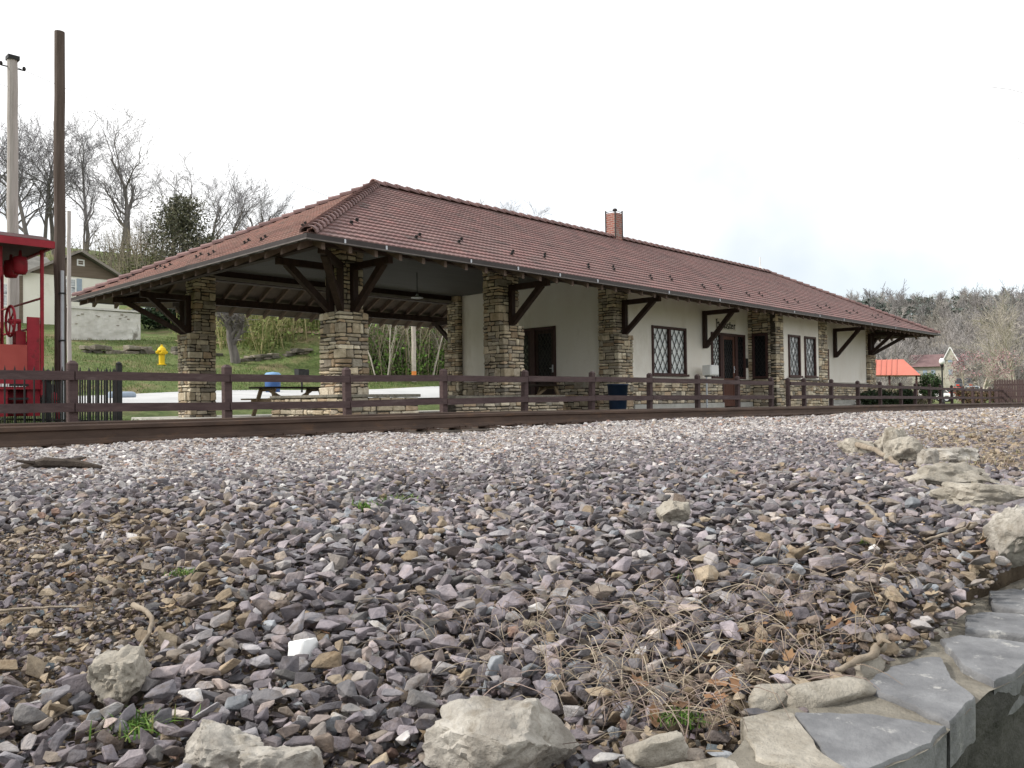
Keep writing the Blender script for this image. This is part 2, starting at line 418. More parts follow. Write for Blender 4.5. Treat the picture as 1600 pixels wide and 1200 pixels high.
def chip_shape(n, seed):
    """crushed stone: hull with worn, bevelled edges"""
    r = random.Random(seed); bm = bmesh.new(); ex = r.uniform(.55, 1.0); ez = r.uniform(.55, 1.0)
    for _ in range(n):
        v = Vector((r.gauss(0,1), r.gauss(0,1), r.gauss(0,1))).normalized(); k = (abs(v.x)**5 + abs(v.y)**5 + abs(v.z)**5) ** (-1/5)
        v = v * (k * .6 + .4) * r.uniform(.72, 1.05); v.y *= ex; v.z *= ez
        bm.verts.new(v)
    bmesh.ops.convex_hull(bm, input=bm.verts)
    bmesh.ops.delete(bm, geom=[v for v in bm.verts if not v.link_faces], context='VERTS')
    bmesh.ops.dissolve_limit(bm, angle_limit=R_(14), verts=bm.verts, edges=bm.edges)
    bmesh.ops.bevel(bm, geom=bm.edges[:], offset=.055, segments=1, affect='EDGES', profile=.5, clamp_overlap=True)
    bmesh.ops.triangulate(bm, faces=bm.faces)
    off = Vector((seed * .7, 0, 0))
    for v in bm.verts: v.co += v.co.normalized() * mnoise.noise(v.co * 3.2 + off) * .05
    bmesh.ops.recalc_face_normals(bm, faces=bm.faces); bm.verts.index_update()
    V = np.array([v.co[:] for v in bm.verts]); F = np.array([[v.index for v in f.verts] for f in bm.faces]); bm.free()
    V -= (V.max(0) + V.min(0)) / 2; V /= ((V.max(0) - V.min(0)) / 2).max()
    return V, F
SH_HI = [chip_shape(9 + i % 7, 100 + i) for i in range(34)]
SH_MID = [hull_shape(10, 200 + i) for i in range(16)]
SH_LO = [hull_shape(7, 300 + i) for i in range(10)]

def rand_rot(n, tilt):
    """rotations: free spin about z, limited tilt"""
    a = rng.uniform(0, 2*PI, n); t = rng.normal(0, tilt, n); b = rng.uniform(0, 2*PI, n); c = rng.uniform(0, 2*PI, n)
    def rz(q):
        z = np.zeros((len(q), 3, 3)); z[:,0,0] = np.cos(q); z[:,0,1] = -np.sin(q); z[:,1,0] = np.sin(q); z[:,1,1] = np.cos(q); z[:,2,2] = 1; return z
    rx = np.zeros((n, 3, 3)); rx[:,0,0] = 1; rx[:,1,1] = np.cos(t); rx[:,1,2] = -np.sin(t); rx[:,2,1] = np.sin(t); rx[:,2,2] = np.cos(t)
    return rz(b) @ rx @ rz(a)
PAL_D = np.array([(.105,.088,.10),(.135,.112,.125),(.085,.078,.088),(.16,.132,.14),(.12,.115,.125),(.19,.15,.145),(.15,.145,.15),(.10,.095,.085),(.185,.165,.15),(.21,.155,.12),(.145,.17,.185),(.26,.22,.175),(.075,.068,.075),(.17,.14,.155)])
W_D = np.array([14,16,9,13,10,9,8,6,8,5,5,3.2,8,10.])
PAL_L = np.array([(.50,.48,.47),(.42,.40,.39),(.60,.58,.56),(.33,.31,.31),(.26,.235,.24),(.42,.36,.30),(.34,.27,.23),(.20,.175,.185),(.66,.65,.63),(.36,.24,.19)])
W_L = np.array([16,15,11,14,10,10,6,9,6,3.])
PAL_T = np.array([(.30,.24,.17),(.24,.19,.13),(.36,.30,.22),(.20,.16,.13),(.28,.24,.2),(.17,.145,.135)])

def stones_mesh(name, P, S, tilt, shapes, C, flat=(.5, .8)):
    n = len(P); Rm = rand_rot(n, tilt)
    sx = S; sy = S * rng.uniform(.6, .95, n); sz = S * rng.uniform(flat[0], flat[1], n)
    pick = rng.integers(0, len(shapes), n)
    Vs, Fs, Cs = [], [], []; off = 0
    for k, (V, F) in enumerate(shapes):
        I = np.where(pick == k)[0]
        if len(I) == 0: continue
        sc = np.stack([sx[I], sy[I], sz[I]], -1) * .5
        W = V[None] * sc[:, None, :]
        W = np.einsum('nij,nvj->nvi', Rm[I], W) + P[I][:, None, :]
        m = V.shape[0]
        Vs.append(W.reshape(-1, 3)); Cs.append(np.repeat(C[I], m, 0))
        Fs.append((F[None] + (np.arange(len(I)) * m)[:, None, None] + off).reshape(-1, 3)); off += m * len(I)
    return np_mesh(name, np.concatenate(Vs), np.concatenate(Fs), M['gravel'], np.concatenate(Cs))

# keep-out discs of the separate rocks: filled in below
ROCKS = [  # x, y, width across the view, depth, height, seed, material, turn, label
    (.50,1.33,.09,.14,.075,3,'lime2',-.75,'grey white boulder with a rough top among dark ballast at left'),
    (.495,1.00,.12,.10,.066,8,'lime',-.9,'whitest boulder in the left foreground, left of a second pale one'),
    (.535,.92,.105,.08,.055,18,'lime',-.6,'pale boulder cut by the bottom edge, leaning on the whitest boulder'),
    (.735,.73,.205,.14,.092,15,'lime',-.78,'biggest pitted limestone boulder at the bottom centre'),
    (1.96,1.26,.10,.085,.085,21,'lime2',-.5,'lone pale boulder standing amid the dark ballast right of centre'),
    (3.16,.90,.33,.20,.105,29,'lime2',-.75,'long cream boulder lying behind the grey slab at the right edge'),
    (2.60,.62,.31,.15,.095,35,'lime2',-1.0,'flat grey slab of rock next to the right edge'),
    (2.06,.44,.12,.12,.12,41,'lime',-.8,'upright white rock at the end of the capped wall'),
    (4.24,1.19,.36,.26,.09,47,'lime',-.8,'broad white boulder at the far end of the rock line'),
    (4.72,1.60,.20,.18,.19,53,'lime2',-.4,'square grey boulder in the rock line left of the broad white one'),
    (4.90,1.86,.21,.22,.11,59,'lime2',-.8,'low dark grey rock at the tip of the pale branch'),
    (4.10,1.34,.20,.16,.15,65,'lime2',-.5,'angular wedge shaped rock in front of the square grey boulder'),
    (3.90,1.17,.11,.09,.10,71,'lime',-.8,'small tan rock in front of the broad white boulder'),
    (5.0,1.72,.2,.14,.14,83,'lime2',-.6,'dull grey rock peeping out behind the square grey boulder'),
    (.765,1.24,.050,.042,.044,5,'white',-.7,'small bright white block on the dark ballast at lower left'),
]
def in_rocks(X, Y, k=.47):
    m = np.zeros(len(X), bool)
    for r in ROCKS:
        c_, s_ = math.cos(r[7]), math.sin(r[7]); u = (X - r[0]) * c_ + (Y - r[1]) * s_; v = -(X - r[0]) * s_ + (Y - r[1]) * c_
        m |= (u / (k * r[2])) ** 2 + (v / (k * r[3])) ** 2 < 1
    return m

def patch_noise(X, Y, s, seed):
    return np.array([mnoise.noise(Vector((x * s + seed, y * s - seed, seed * .37))) for x, y in zip(X, Y)])

def scatter(xmin, xmax, ymin, ymax, n):
    X = rng.uniform(xmin, xmax, n); Y = rng.uniform(ymin, ymax, n)
    return X, Y
# view wedge directions (wide margins for a side step)
def wedge(X, Y, r0, r1, marg=.30):
    a = np.arctan2(Y, X); r = np.hypot(X, Y)
    lo = R_(10.5) - marg * np.minimum(1, 2.2 / np.maximum(r, .2)); hi = R_(77.5) + marg * np.minimum(1, 2.2 / np.maximum(r, .2))
    return (r > r0) & (r <= r1) & (a > lo) & (a < hi)

# near stones, piled on a height map
def light_share(X, Y):
    return .05 + .95 * nsm(1.9, 6.2, Y + .17 * X + .7 * patch_noise(X, Y, .8, 2.2)) ** 1.25
def near_gravel():
    n = 150000
    X, Y = scatter(-.7, 4.2, .25, 4.2, n)
    k = wedge(X, Y, .45, 3.9, .5) & (Y > wall_y(X) + wall_w(X) - .045) & ~in_rocks(X, Y)
    X, Y = X[k], Y[k]
    dirt = patch_noise(X, Y, 1.3, 4.0); r = np.hypot(X, Y); ang = np.degrees(np.arctan2(Y, X))
    # bare, pebbly patch on the left and a leaf-strewn strip beside the wall
    bare = np.clip(nsm(57, 70, ang) * nsm(1.35, 1.7, r) * (1 - nsm(2.6, 3.3, r)) * (1.1 + dirt), 0, 1)
    bare = np.maximum(bare, .75 * (1 - nsm(.30, .52, Y - wall_y(X))) * nsm(.15, .6, X) * (1 - nsm(1.9, 2.3, X)))
    keep = rng.uniform(0, 1, len(X)) > bare * .22
    X, Y, bare, r, ang = X[keep], Y[keep], bare[keep], r[keep], ang[keep]
    big = rng.uniform(0, 1, len(X))
    S = np.where(big < .56, rng.uniform(.009, .022, len(X)), np.where(big < .93, rng.uniform(.022, .042, len(X)), rng.uniform(.042, .062, len(X))))
    S *= (1 - .40 * bare) * (1 - .10 * nsm(60, 72, ang))
    order = np.argsort(S)  # small ones first, so the big ones lie on top
    X, Y, S, bare, r = X[order], Y[order], S[order], bare[order], r[order]
    # thin out the big ones by area
    res = .012; x0, y0 = -.8, .1; nx = int(5.2 / res); ny = int(4.4 / res)
    gx, gy = np.meshgrid(x0 + np.arange(nx) * res, y0 + np.arange(ny) * res, indexing='ij')
    Hm = bz(gx, gy) - .022; B0 = Hm.copy()
    cover = np.zeros_like(Hm)
    P = []; keepi = []
    for i in range(len(X)):
        s = S[i] * .5; c = int((X[i] - x0) / res); d = int((Y[i] - y0) / res); w = max(1, int(s * .8 / res))
        a0, a1, b0, b1 = c - w, c + w + 1, d - w, d + w + 1
        if a0 < 0 or b0 < 0 or a1 > nx or b1 > ny: continue
        h = Hm[a0:a1, b0:b1]; base = B0[c, d]
        z = .55 * h.mean() + .45 * h.max()
        if z - base > .046: continue
        zc = z + s * .42
        dx = (np.arange(a0, a1) - c)[:, None] * res; dy = (np.arange(b0, b1) - d)[None, :] * res
        top = zc + s * .55 * np.sqrt(np.clip(1 - (dx * dx + dy * dy) / (s * s * 1.1), 0, 1))
        top = np.where((dx * dx + dy * dy) < s * s, top, -9)
        np.maximum(h, top, out=h)
        P.append((X[i], Y[i], zc)); keepi.append(i)
    keepi = np.array(keepi); P = np.array(P); S = S[keepi]; bare = bare[keepi]
    C = PAL_D[rng.choice(len(PAL_D), len(P), p=W_D / W_D.sum())] * rng.uniform(.75, 1.9, (len(P), 1)) * 1.32
    C = (C.mean(1, keepdims=True) * .5 + C * .5) * np.array([1.0, .985, 1.0])
    tan = rng.uniform(0, 1, len(P)) < (.09 + .62 * bare)
    C[tan] = PAL_T[rng.integers(0, len(PAL_T), tan.sum())] * rng.uniform(.8, 1.2, (tan.sum(), 1))
    li = rng.uniform(0, 1, len(P)) < light_share(P[:, 0], P[:, 1])
    C[li] = PAL_L[rng.choice(len(PAL_L), li.sum(), p=W_L / W_L.sum())] * rng.uniform(.55, .95, (li.sum(), 1))
    wh = rng.uniform(0, 1, len(P)) < .012
    C[wh] = PAL_L[rng.integers(0, 4, wh.sum())]
    q = rng.uniform(-.6, 3.6, (150000, 2)) + np.array([.1, .5]); q = q[wedge(q[:,0], q[:,1], .45, 3.4, .5) & (q[:,1] > wall_y(q[:,0]) + wall_w(q[:,0]))][:52000]
    ch = np.concatenate([PAL_T, PAL_T, PAL_D])[rng.integers(0, 2 * len(PAL_T) + len(PAL_D), len(q))] * rng.uniform(.8, 1.5, (len(q), 1))
    g = stones_mesh('grit', np.stack([q[:,0], q[:,1], bz(q[:,0], q[:,1]) + rng.uniform(-.014, .004, len(q))], -1), rng.uniform(.006, .018, len(q)) * rng.uniform(.6, 1.2, len(q)), .5, SH_LO, ch)
    tag(g, 'fine tan grit and pebbles between the ballast stones', 'grit', kind='stuff')
    o = stones_mesh('ballast_stones', P, S, .42, SH_HI, C, (.38, .8))
    tag(o, 'loose purplish grey crushed ballast in the foreground', 'gravel', kind='stuff')
near_gravel()

def mid_gravel():
    # 3.6 m .. 10 m
    n = 300000
    X, Y = scatter(-1.5, 11, .6, 10.0, n)
    k = wedge(X, Y, 3.6, 10.5, .45) & (Y > wall_y(X) + .2) & ~in_rocks(X, Y)
    X, Y = X[k], Y[k]; r = np.hypot(X, Y)
    p = np.clip(.36 + 0 * r, 0, 1); k = rng.uniform(0, 1, len(X)) < np.where(r < 6, .95, .62)
    X, Y, r = X[k], Y[k], r[k]
    S = rng.uniform(.018, .048, len(X)) * np.where(r > 6, 1.2, 1)
    Z = bz(X, Y) + rng.uniform(-.006, .014, len(X))
    # keep the rail foot clear
    k = ~((Y > 7.52) & (Y < 7.88) | (Y > 8.95) & (Y < 9.33))
    X, Y, S, Z, r = X[k], Y[k], S[k], Z[k], r[k]
    t = light_share(X, Y)
    light = rng.uniform(0, 1, len(X)) < t
    C = PAL_D[rng.choice(len(PAL_D), len(X), p=W_D / W_D.sum())] * rng.uniform(.85, 1.6, (len(X), 1)) * 1.2
    C = (C.mean(1, keepdims=True) * .5 + C * .5) * np.array([1.0, .985, 1.0])
    L_ = PAL_L[rng.choice(len(PAL_L), len(X), p=W_L / W_L.sum())] * rng.uniform(.7, 1.1, (len(X), 1))
    C[light] = L_[light]
    earth = (rng.uniform(0, 1, len(X)) < .7 * (1 - nsm(-.2, .9, Y - earth_y(X))))
    C[earth] = PAL_T[rng.integers(0, len(PAL_T), earth.sum())]
    dis = rng.uniform(0, 1, len(X)) < .62 * (1 - nsm(-.3, .5, Y - earth_y(X)))
    k = ~dis
    o = stones_mesh('pale_ballast', np.stack([X, Y, Z], -1)[k], S[k], .4, SH_MID, C[k], (.5, .85))
    tag(o, 'pale grey and white crushed ballast below the rail', 'gravel', kind='stuff')
    n = 160000
    X, Y = scatter(6, 46, 1.5, 10.2, n)
    k = wedge(X, Y, 10.5, 47, .2) & (Y > wall_y(X) + .2) & ~((Y > 7.5) & (Y < 7.9) | (Y > 8.93) & (Y < 9.35)); X, Y = X[k], Y[k]
    r = np.hypot(X, Y); k = rng.uniform(0, 1, len(X)) < np.clip(14 / r, .3, 1); X, Y, r = X[k], Y[k], r[k]
    S = rng.uniform(.05, .085, len(X)) * (1 + r / 60); Z = bz(X, Y) + rng.uniform(-.006, .014, len(X))
    C = PAL_L[rng.choice(len(PAL_L), len(X), p=W_L / W_L.sum())] * rng.uniform(.65, 1.05, (len(X), 1))
    e = rng.uniform(0, 1, len(X)) < .28 * (1 - nsm(-.3, 1.6, Y - earth_y(X))); C[e] = PAL_T[rng.integers(0, len(PAL_T), e.sum())] * 1.25
    o = stones_mesh('distant_ballast', np.stack([X, Y, Z], -1), S, .35, SH_LO, C, (.5, .85))
    tag(o, 'pale ballast shrinking into the distance along the track', 'gravel', kind='stuff')
mid_gravel()

# ------------------------------------------------------------------ rocks
def rock_mesh(sx, sy, sz, seed, ncut=11, sub=4, rough=.055):
    r = random.Random(seed)
    bm = bmesh.new(); bmesh.ops.create_icosphere(bm, subdivisions=sub + 1, radius=1)
    planes = []
    for _ in range(ncut):
        n = Vector((r.gauss(0,1), r.gauss(0,1), r.gauss(0,.8))).normalized(); planes.append((n, r.uniform(.42, .80)))
    planes.append((Vector((r.uniform(-.2,.2), r.uniform(-.2,.2), 1)).normalized(), r.uniform(.5, .7)))
    off = Vector((seed * 1.7, seed * .3, 0))
    for v in bm.verts:
        p = v.co.copy()
        for n, d in planes:
            e = p.dot(n) - d
            if e > 0: p -= n * e * .93
        f = mnoise.fractal(p * 1.6 + off, 1.0, 2.0, 5) * rough * 1.6 + mnoise.fractal(p * 6 + off, .8, 2.0, 4) * rough * .6
        p += p.normalized() * f
        v.co = p
    bm.verts.index_update()
    co = np.array([v.co[:] for v in bm.verts]); mn, mx = co.min(0), co.max(0)
    for v in bm.verts:
        v.co = Vector(((v.co.x - (mn[0]+mx[0])/2) * sx / (mx[0]-mn[0]), (v.co.y - (mn[1]+mx[1])/2) * sy / (mx[1]-mn[1]), (v.co.z - mn[2]) * sz / (mx[2]-mn[2])))
    return bm
for (x, y, sx, sy, sz, seed, mk, rz, lab) in ROCKS:
    bm = rock_mesh(sx, sy, sz * 1.2, seed, ncut=11 if mk != 'white' else 5, rough=.10 if mk != 'white' else .03, sub=4 if sx > .08 else 3)
    me = bpy.data.meshes.new('boulder'); bm.to_mesh(me); bm.free(); me.materials.append(M[mk])
    for p in me.polygons: p.use_smooth = True
    try: me.set_sharp_from_angle(angle=R_(42))
    except Exception: pass
    o = link('boulder', me); o.location = (x, y, float(bz(x, y)) - sz * .26); o.rotation_euler = (0, 0, rz)
    tag(o, lab, 'rock', 'boulders along the edge of the ballast')

# ------------------------------------------------------------------ retaining wall with slate caps
def arc_pts(poly, step):
    P = [Vector((x, y)) for x, y in poly]; out = [P[0]]; acc = 0
    for a, b in zip(P[:-1], P[1:]):
        L = (b - a).length; d = step - acc
        while d <= L:
            out.append(a.lerp(b, d / L)); d += step
        acc = (acc + L) % step
    return out
def retaining_wall():
    t = empty('retaining_wall', (1.1, .45, -1.3), 'low curved stone wall with grey slate caps at lower right', 'wall')
    inv = Vector((-1.1, -.45, 1.3))
    pts = arc_pts([p for p in WALL_OUT if p[0] < 4.3], .02)
    n = len(pts)
    def nrm(i):
        d = (pts[min(i+3, n-1)] - pts[max(i-3, 0)]).normalized(); return Vector((-d.y, d.x))
    def P(i, w, z):
        i = max(0, min(n - 1, i)); p = pts[i] + nrm(i) * w; return Vector((p.x, p.y, z))
    # wall body: mortar top and rough outer face
    V = []; F = []; zs = [-.436, -.462] + list(np.linspace(-.49, -1.36, 34)); nz = len(zs)
    for i in range(n):
        for k, z in enumerate(zs):
            w = .007 + .012 * mnoise.fractal(Vector((pts[i].x * 9, pts[i].y * 9, z * 9)), 1, 2, 5) + .02 * mnoise.noise(Vector((pts[i].x * 5, 3.3, z * 6)))
            V.append(P(i, w if k > 0 else .008, z))
    for i in range(n - 1):
        for k in range(nz - 1): F.append((i*nz+k, (i+1)*nz+k, (i+1)*nz+k+1, i*nz+k+1))
    mb = MB(); mb.add([v + inv for v in V], F); mb.build('wall_face', M['wallface'], t, smooth=True)
    V = []; F = []; m = 13
    for i in range(n):
        for k in range(m):
            w = .002 + (float(wall_w(pts[i].x)) + .01) * k / (m - 1)
            z = -.434 + .005 * mnoise.fractal(Vector((pts[i].x * 14, pts[i].y * 14, w * 14)), 1, 2, 4) - (.03 if k == m - 1 else 0)
            V.append(P(i, w, z))
    for i in range(n - 1):
        for k in range(m - 1): F.append((i*m+k, (i+1)*m+k, (i+1)*m+k+1, i*m+k+1))
    mb = MB(); mb.add([v + inv for v in V], F); mb.build('mortar_bed', M['capmortar'], t, smooth=True)
    # cap stones: irregular polygons between skewed joints
    r = random.Random(5)
    def cap(poly, ztop, th, seed, name='cap_stone', mk='slate'):
        # densify, roughen outline
        rr = random.Random(seed); out = []
        for a, b in zip(poly, poly[1:] + poly[:1]):
            a = Vector(a); b = Vector(b); k = max(2, int((b - a).length / .012))
            for q in range(k):
                p = a.lerp(b, q / k); f = mnoise.noise(Vector((p.x * 34, p.y * 34, seed))) * .007 + mnoise.noise(Vector((p.x * 90, p.y * 90, seed))) * .0018
                c = Vector((sum(v[0] for v in poly) / len(poly), sum(v[1] for v in poly) / len(poly)))
                out.append(p + (p - c).normalized() * f)
        c = sum(out, Vector((0, 0))) / len(out); K = len(out)
        rings = [(.985, -th), (.996, -th * .5), (1.0, -.008), (.994, -.002), (.975, 0), (.85, 0), (.7, 0), (.55, 0), (.4, 0), (.25, 0), (.1, 0)]
        V = []; F = []
        for s_, dz in rings:
            for p in out:
                q = c + (p - c) * s_
                z = ztop + dz + .0022 * mnoise.fractal(Vector((q.x * 16, q.y * 16, seed)), 1, 2, 6)
                V.append(Vector((q.x, q.y, z)) + inv)
        for a in range(len(rings) - 1):
            for k in range(K): F.append((a*K+k, a*K+(k+1)%K, (a+1)*K+(k+1)%K, (a+1)*K+k))
        V.append(Vector((c.x, c.y, ztop + .0022 * mnoise.fractal(Vector((c.x * 16, c.y * 16, seed)), 1, 2, 6))) + inv); last = len(V) - 1; a = len(rings) - 1
        for k in range(K): F.append((a*K+k, a*K+(k+1)%K, last))
        mb = MB(); mb.add(V, F); o = mb.build(name, M[mk], t, smooth=True)
        try: o.data.set_sharp_from_angle(angle=R_(48))
        except Exception: pass
        return o
    # outline points on the cap as seen: (outer edge, inner edge), counted along +X
    Z = -.428
    def sc(poly, k=.997):
        cx = sum(p[0] for p in poly) / len(poly); cy = sum(p[1] for p in poly) / len(poly); return [(cx + (x - cx) * k, cy + (y - cy) * k) for x, y in poly]
    cap(sc([(1.065,.499),(1.097,.46),(1.13,.413),(1.150,.333),(1.082,.332),(.998,.352),(.94,.368),(.954,.407)]), Z, .06, 1)
    cap(sc([(.997,.542),(1.043,.521),(1.059,.498),(.96,.413),(.935,.37),(.905,.372),(.901,.471),(.949,.509)]), Z + .001, .06, 2, mk='lime2')
    cap(sc([(1.216,.466),(1.331,.465),(1.413,.444),(1.44,.423),(1.341,.379),(1.279,.334),(1.156,.330),(1.188,.383)]), Z + .003, .06, 3)
    cap(sc([(1.541,.452),(1.579,.432),(1.597,.376),(1.616,.305),(1.554,.296),(1.463,.309),(1.353,.326),(1.419,.389),(1.479,.419)]), Z + .005, .06, 4)
    cap(sc([(1.715,.459),(1.774,.433),(1.804,.329),(1.78,.294),(1.668,.294),(1.629,.374),(1.61,.432)]), Z + .009, .06, 5)
    cap(sc([(1.942,.473),(2.0,.44),(1.99,.31),(1.858,.302),(1.817,.383),(1.825,.44)]), Z + .012, .06, 6)
    cap(sc([(.802,.567),(.893,.509),(.896,.453),(.89,.385),(.80,.42),(.69,.475),(.68,.60)]), Z - .008, .06, 7, mk='lime2')
    cap(sc([(2.02,.43),(2.01,.305),(2.18,.275),(2.33,.25),(2.35,.36),(2.2,.42)]), Z + .01, .06, 10)
    cap(sc([(2.38,.36),(2.36,.24),(2.56,.195),(2.75,.17),(2.74,.30),(2.55,.34)]), Z + .01, .06, 11)
    cap([(.42,.86),(.40,.63),(.56,.535),(.66,.485),(.655,.62),(.53,.80)], Z - .01, .055, 8)
    cap([(.10,1.05),(.12,.83),(.30,.69),(.37,.655),(.385,.86),(.27,.98)], Z - .01, .055, 9)
    # rough tan edge stones bedded behind the caps
    for k, (x, y, sx, sy, sz, rz) in enumerate([(.86,.585,.08,.05,.045,-.6),(1.15,.49,.17,.05,.055,-.55),(1.10,.545,.12,.05,.05,-.3),(1.33,.49,.10,.035,.05,-.1),(1.60,.47,.09,.04,.045,0.0)]):
        bm = rock_mesh(sx, sy, sz, 90 + k, sub=3); me = bpy.data.meshes.new('edge_stone'); bm.to_mesh(me); bm.free(); me.materials.append(M['lime2'])
        for p in me.polygons: p.use_smooth = True
        o = link('edge_stone', me, t); o.location = Vector((x, y, -.462)) + inv; o.rotation_euler = (0, 0, rz)
retaining_wall()

# ------------------------------------------------------------------ sticks, weeds, dead grass, leaves
def stick(p, q, r, label, bend=.02, seed=0, side=0):
    rr = random.Random(seed); p = Vector(p); q = Vector(q); mb = MB(); n = 14; pts = []; rad = []
    d = (q - p); s = Vector((-d.y, d.x, 0)).normalized()
    for i in range(n):
        t = i / (n - 1)
        pts.append(p.lerp(q, t) + s * bend * math.sin(t * PI * 1.3) + Vector((rr.uniform(-1,1), rr.uniform(-1,1), rr.uniform(-1,1))) * r * .35 - p)
        rad.append(r * (1 - .55 * t) * rr.uniform(.85, 1.15))
    mb.tube(pts, rad, 8)
    if side:
        i = int(n * .35); b = pts[i]; e = b + (d.normalized() * .5 + s * .6) * side + Vector((0,0,.02))
        mb.tube([b, b.lerp(e, .5) + Vector((0,0,.008)), e], [r * .6, r * .45, r * .2], 6)
    o = mb.build('fallen_branch', M['stick'], None, smooth=True); o.location = p
    return tag(o, label, 'branch', 'dead branches on the ballast')
def bzf(x, y, h=.03): return (x, y, float(bz(x, y)) + h)
stick(bzf(5.0,1.97,.06), bzf(3.56,1.13,.03), .020, 'long pale dead branch lying in front of the far rocks', .05, 1)
stick(bzf(2.40,.925), bzf(2.16,.77), .009, 'short broken pale stick lying on dark ballast at right', .01, 2, .04)
stick(bzf(.64,1.65), bzf(.574,1.41), .0055, 'thin crooked twig above the grey white boulder at left', .02, 3)
stick((1.40,.50,-.40), (1.235,.50,-.418), .009, 'brown knobbly branch leaning against the slate caps', .012, 4, .05)
stick(bzf(.46,1.86,.012), bzf(.60,1.76,.012), .003, 'thin straight twig on the earthy patch at far left', .008, 5)
stick(bzf(2.20,.56,.03), bzf(1.98,.60,.03), .006, 'thin brown twig beside the upright white rock', .01, 6, .05)
stick(bzf(.47,1.42,.015), bzf(.39,1.27,.012), .0045, 'pale curved root like stick left of the grey white boulder', .03, 7)

def blades(name, pts, hmin, hmax, w, cols, m, lean=.5, seed=1, curl=.5):
    """bent 3-segment grass blades"""
    n = len(pts); r = np.random.default_rng(seed)
    h = r.uniform(hmin, hmax, n); a = r.uniform(0, 2*PI, n); le = r.uniform(.1, lean, n)
    dirv = np.stack([np.cos(a), np.sin(a), 0*a], -1); side = np.stack([-np.sin(a), np.cos(a), 0*a], -1)
    up = np.array([0,0,1.])
    rows = []
    for t, ww in ((0, 1), (.4, .85), (.75, .55), (1, .12)):
        c = pts + dirv * (h * le * t ** 1.6)[:, None] * 1.4 + up * (h * (t - curl * le * t * t))[:, None]
        rows.append(c - side * w * ww * .5); rows.append(c + side * w * ww * .5)
    V = np.stack(rows, 1).reshape(-1, 3)
    b = (np.arange(n) * 8)[:, None]
    F = np.concatenate([b + np.array([0,1,3,2]), b + np.array([2,3,5,4]), b + np.array([4,5,7,6])], 0)
    C = np.repeat(cols[r.integers(0, len(cols), n)] * r.uniform(.7, 1.25, (n, 1)), 8, 0)
    return np_mesh(name, V, F, m, C)
GREENS = np.array([(.07,.15,.02),(.10,.19,.03),(.14,.22,.05),(.05,.11,.02),(.19,.2,.07)])
DRY = np.array([(.33,.27,.20),(.27,.21,.165),(.40,.34,.26),(.20,.15,.125),(.28,.215,.19)])

def dry_weeds():
    """tangled curly dead stems in the right foreground"""
    cl = [(.95,.85,.14,30),(1.12,.92,.16,30),(1.25,.88,.18,26),(1.5,.85,.18,24),(1.75,.78,.16,20),(1.05,1.15,.14,20),(1.05,.66,.16,70),(1.22,.62,.16,75),(1.40,.60,.16,60),(1.05,.82,.13,60),(1.20,.80,.16,60),(1.38,.78,.15,45),(1.58,.72,.14,40),(1.32,.95,.12,40),(1.15,1.0,.12,40),(1.02,.98,.12,35),(.95,.70,.10,45),(1.7,.62,.12,30),(1.25,1.13,.10,25),(.95,1.13,.10,18),(1.9,.62,.1,18),(2.2,.6,.1,16),(1.0,.62,.08,50),(1.6,.95,.15,24)]
    mb = MB(); r = random.Random(3)
    for (x, y, s, n) in cl:
        for _ in range(int(n * .6)):
            px = x + r.gauss(0, s * .5); py = y + r.gauss(0, s * .5)
            if py < wall_y(px) + .17: continue
            z = float(bz(px, py)) + .018; a = r.uniform(0, 2*PI); L = r.uniform(.04, .15); k = r.uniform(-9, 9); hh = r.uniform(.008, .05)
            pts = []; x_, y_ = px, py
            for i in range(6):
                t = i / 5
                pts.append((x_, y_, z + hh * math.sin(t * PI * r.uniform(.7, 1))))
                x_ += math.cos(a) * L / 5; y_ += math.sin(a) * L / 5; a += k * L / 5
            c = tuple(DRY[r.randrange(len(DRY))] * r.uniform(.7, 1.25))
            mb.tube(pts, [.0008, .0008, .0007, .0006, .0005, .0003], 3, c, cap=False)
    o = mb.build('dry_weeds', M['deadgrass'], fixn=False); tag(o, 'tangle of dead brown weeds on the right foreground ballast', 'dead weeds', kind='stuff')
    # low dry tufts on the earthy strip beyond the rocks
    P = []
    for _ in range(9000):
        px = r.uniform(2.6, 9); py = float(earth_y(px)) + .25 - r.uniform(0, 1.5) ** 1.2
        if mnoise.noise(Vector((px * 1.7, py * 1.7, 5))) < .02 or py < wall_y(px) + .25: continue
        P.append((px, py, float(bz(px, py)) - .005))
    P = np.array(P); c2 = np.concatenate([DRY, np.array([(.17,.19,.07),(.3,.28,.15)])])
    o = blades('dry_grass', P, .02, .07, .0035, c2, M['deadgrass'], 1.2, 9)
    tag(o, 'thin straw coloured grass on the earth beyond the rocks', 'dry grass', kind='stuff')
dry_weeds()

